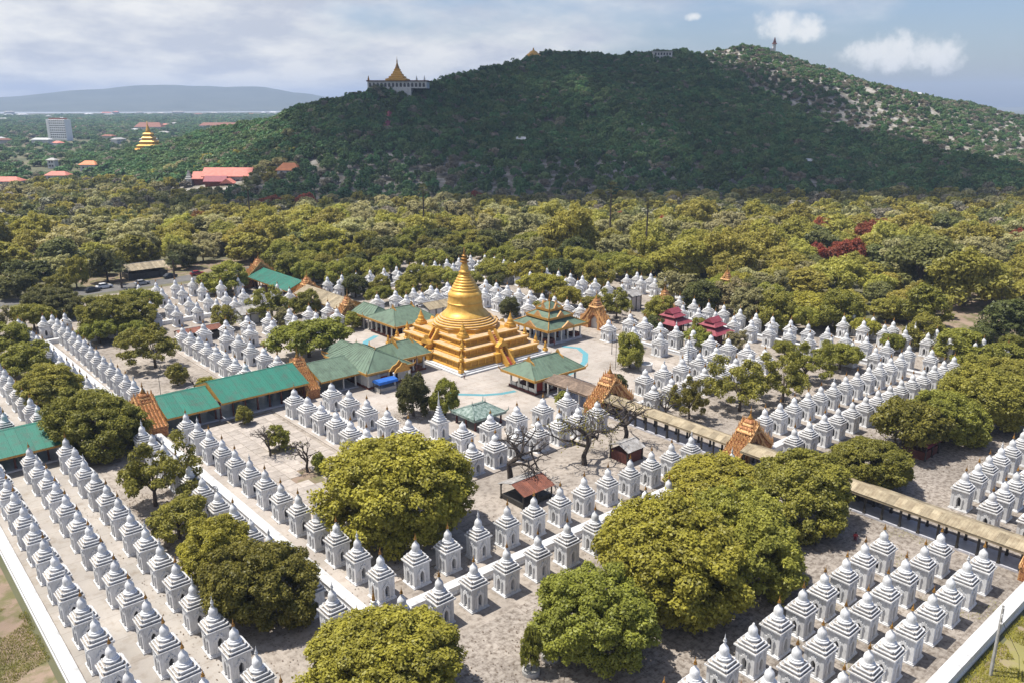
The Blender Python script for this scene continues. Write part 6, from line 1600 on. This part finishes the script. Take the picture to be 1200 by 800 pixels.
person('person in red sitting in the shade by lower right shrines', 106.0, 46.4, 3.6, (.30, .02, .03), (.16, .02, .03), True, 1.05)
person('person in black top standing among the lower right shrines', 103.3, 38.0, 1.2, (.015, .015, .02), (.10, .05, .04))
person('person in dark top walking in the left shadowed court', 41.2, 79.2, 2.0, (.02, .02, .03), (.05, .03, .03))
person('visitor in white walking on the pagoda court', 107.5, 139.5, .8, (.6, .6, .6), (.10, .03, .04))
person('visitor in dark red inside the tiered pavilion', 141.2, 145.0, 1.0, (.16, .03, .03), (.12, .03, .03))
person('visitor in blue under the faded green corridor roof', 80.4, 150.6, -1.5, (.05, .08, .2), (.04, .04, .08))
person('visitor near the back green pavilion steps', 112.4, 176.5, -2.0, (.5, .45, .4), (.05, .03, .03))

# weeds on the verge and grass strip
def tufts(name, label, x0, x1, y0, y1, n, sc, mat, seed, thr):
    gg = np.random.default_rng(seed); X_ = gg.uniform(x0, x1, n); Y_ = gg.uniform(y0, y1, n)
    k = _noise2(X_ * 26, Y_ * 26, seed) > thr; X_, Y_ = X_[k], Y_[k]; n = len(X_)
    a = gg.uniform(0, 6.28, n); L = sc * gg.uniform(.5, 1.5, n); lean = gg.uniform(.2, .9, n)
    dx, dy = np.cos(a), np.sin(a); w = .10 * L
    V = np.empty((n, 3, 3)); V[:, 0] = np.stack([X_ - dy * w, Y_ + dx * w, np.full(n, .005)], -1); V[:, 1] = np.stack([X_ + dy * w, Y_ - dx * w, np.full(n, .005)], -1)
    V[:, 2] = np.stack([X_ + dx * L * lean, Y_ + dy * L * lean, L * .8], -1)
    stuff(name, raw_mesh(name, V.reshape(-1, 3), np.arange(n * 3).reshape(-1, 3), [mat]), label)
tufts('verge_weeds', 'patchy low weeds on the soil beside the left outer wall', 2, 12.4, 55, 108, 70000, .24, 'leaf_green', 3, -.05)
tufts('strip_grass', 'sunlit grass along the right outer wall', 70, 128, 12.5, 24.2, 80000, .30, 'leaf_gold', 4, -.2)
tufts('court_weeds', 'thin weeds between the lower right shrine rows', 60, 116, 26.6, 44, 16000, .22, 'leaf_olive', 6, .35)

# fallen leaves on the paving, thickest near the trees
gg = np.random.default_rng(12); ct = [(q[1], q[2], q[3] * .5) for q in TREES if q[2] < 130 and q[3] > 7]
ii = gg.integers(0, len(ct), 26000); ca = np.array(ct)[ii]; an = gg.uniform(0, 6.28, len(ii)); rr = ca[:, 2] * np.sqrt(gg.uniform(0, 1, len(ii))) * gg.uniform(.6, 1.9, len(ii))
lx, ly = ca[:, 0] + rr * np.cos(an), ca[:, 1] + rr * np.sin(an); a2 = gg.uniform(0, 6.28, len(ii)); sz = gg.uniform(.06, .16, len(ii))
V = np.empty((len(ii), 4, 3))
for k in range(4): V[:, k] = np.stack([lx + sz * np.cos(a2 + k * 1.57) * (1 if k % 2 else .5), ly + sz * np.sin(a2 + k * 1.57) * (1 if k % 2 else .5), .075 + gg.uniform(0, .03, len(ii))], -1)
stuff('fallen_leaves', raw_mesh('fallen_leaves', V.reshape(-1, 3), np.arange(len(ii) * 4).reshape(-1, 4), ['litter']), 'brown fallen leaves scattered on paving under the trees')

# ------------------------------------------------------------------ the cloud whose shade lies on the hill, and the air
SH = Vector((sun_dir.x, sun_dir.y)) / sun_dir.z
CZ = 620.0
b = MB(); gc = random.Random(3); made = 0
blobs = []
for i in range(len(shade)):
    a, c = Vector(shade[i]), Vector(shade[(i + 1) % len(shade)])
    m = max(2, int((c - a).length / 45))
    for k in range(m): 
        p = a.lerp(c, k / m); blobs.append((p.x + gc.uniform(-48, 48), p.y + gc.uniform(-48, 48), gc.uniform(12, 40)))
for _ in range(230):
    x, y = gc.uniform(120, 910), gc.uniform(180, 840)
    if inside(x, y, shade): blobs.append((x, y, gc.uniform(50, 85)))
for x, y, r in blobs:
    gz0 = hz1(x, y) * .8
    cx0, cy0 = x + SH.x * (CZ - gz0), y + SH.y * (CZ - gz0); cz0 = CZ + gc.uniform(-8, 40)
    prof = [(r * math.cos(t_) , cz0 + (r * .62 if t_ > 0 else r * .25) * math.sin(t_)) for t_ in (-1.4, -.8, -.3, .1, .5, .9, 1.3)]
    b.lathe([(max(.5, p[0]), p[1]) for p in prof], 10, cx=cx0, cy=cy0)
m, tr, bs = new_mat('cloud'); tr.nodes.remove(bs)
d_ = tr.nodes.new('ShaderNodeBsdfDiffuse'); d_.inputs[0].default_value = (.9, .9, .9, 1); t_ = tr.nodes.new('ShaderNodeBsdfTranslucent'); t_.inputs[0].default_value = (.85, .88, .95, 1)
x_ = tr.nodes.new('ShaderNodeMixShader'); x_.inputs[0].default_value = .55; tr.links.new(d_.outputs[0], x_.inputs[1]); tr.links.new(t_.outputs[0], x_.inputs[2]); tp_ = tr.nodes.new('ShaderNodeBsdfTransparent'); y_ = tr.nodes.new('ShaderNodeMixShader'); y_.inputs[0].default_value = .74
tr.links.new(x_.outputs[0], y_.inputs[1]); tr.links.new(tp_.outputs[0], y_.inputs[2]); tr.links.new(y_.outputs[0], tr.nodes['Material Output'].inputs[0])
M['cloud'] = m
struct('cloud', b.mesh('cloud', 'cloud', smooth=True, fix=False))
hb = MB(); hb.box(-3200, 9800, -2600, 12000, -1.2, 275)
me = hb.mesh('haze', [])
hm_, ht, hbs = new_mat('haze_air'); ht.nodes.remove(hbs)
vol = ht.nodes.new('ShaderNodeVolumePrincipled'); vol.inputs['Color'].default_value = (0.54, 0.70, 1.0, 1); vol.inputs['Density'].default_value = 0.00011; vol.inputs['Anisotropy'].default_value = 0.0
ht.links.new(vol.outputs[0], ht.nodes['Material Output'].inputs['Volume'])
me.materials.append(hm_)
hzo = O('haze', me); hzo['kind'] = 'stuff'; hzo['label'] = 'thin pale blue haze over the distance'
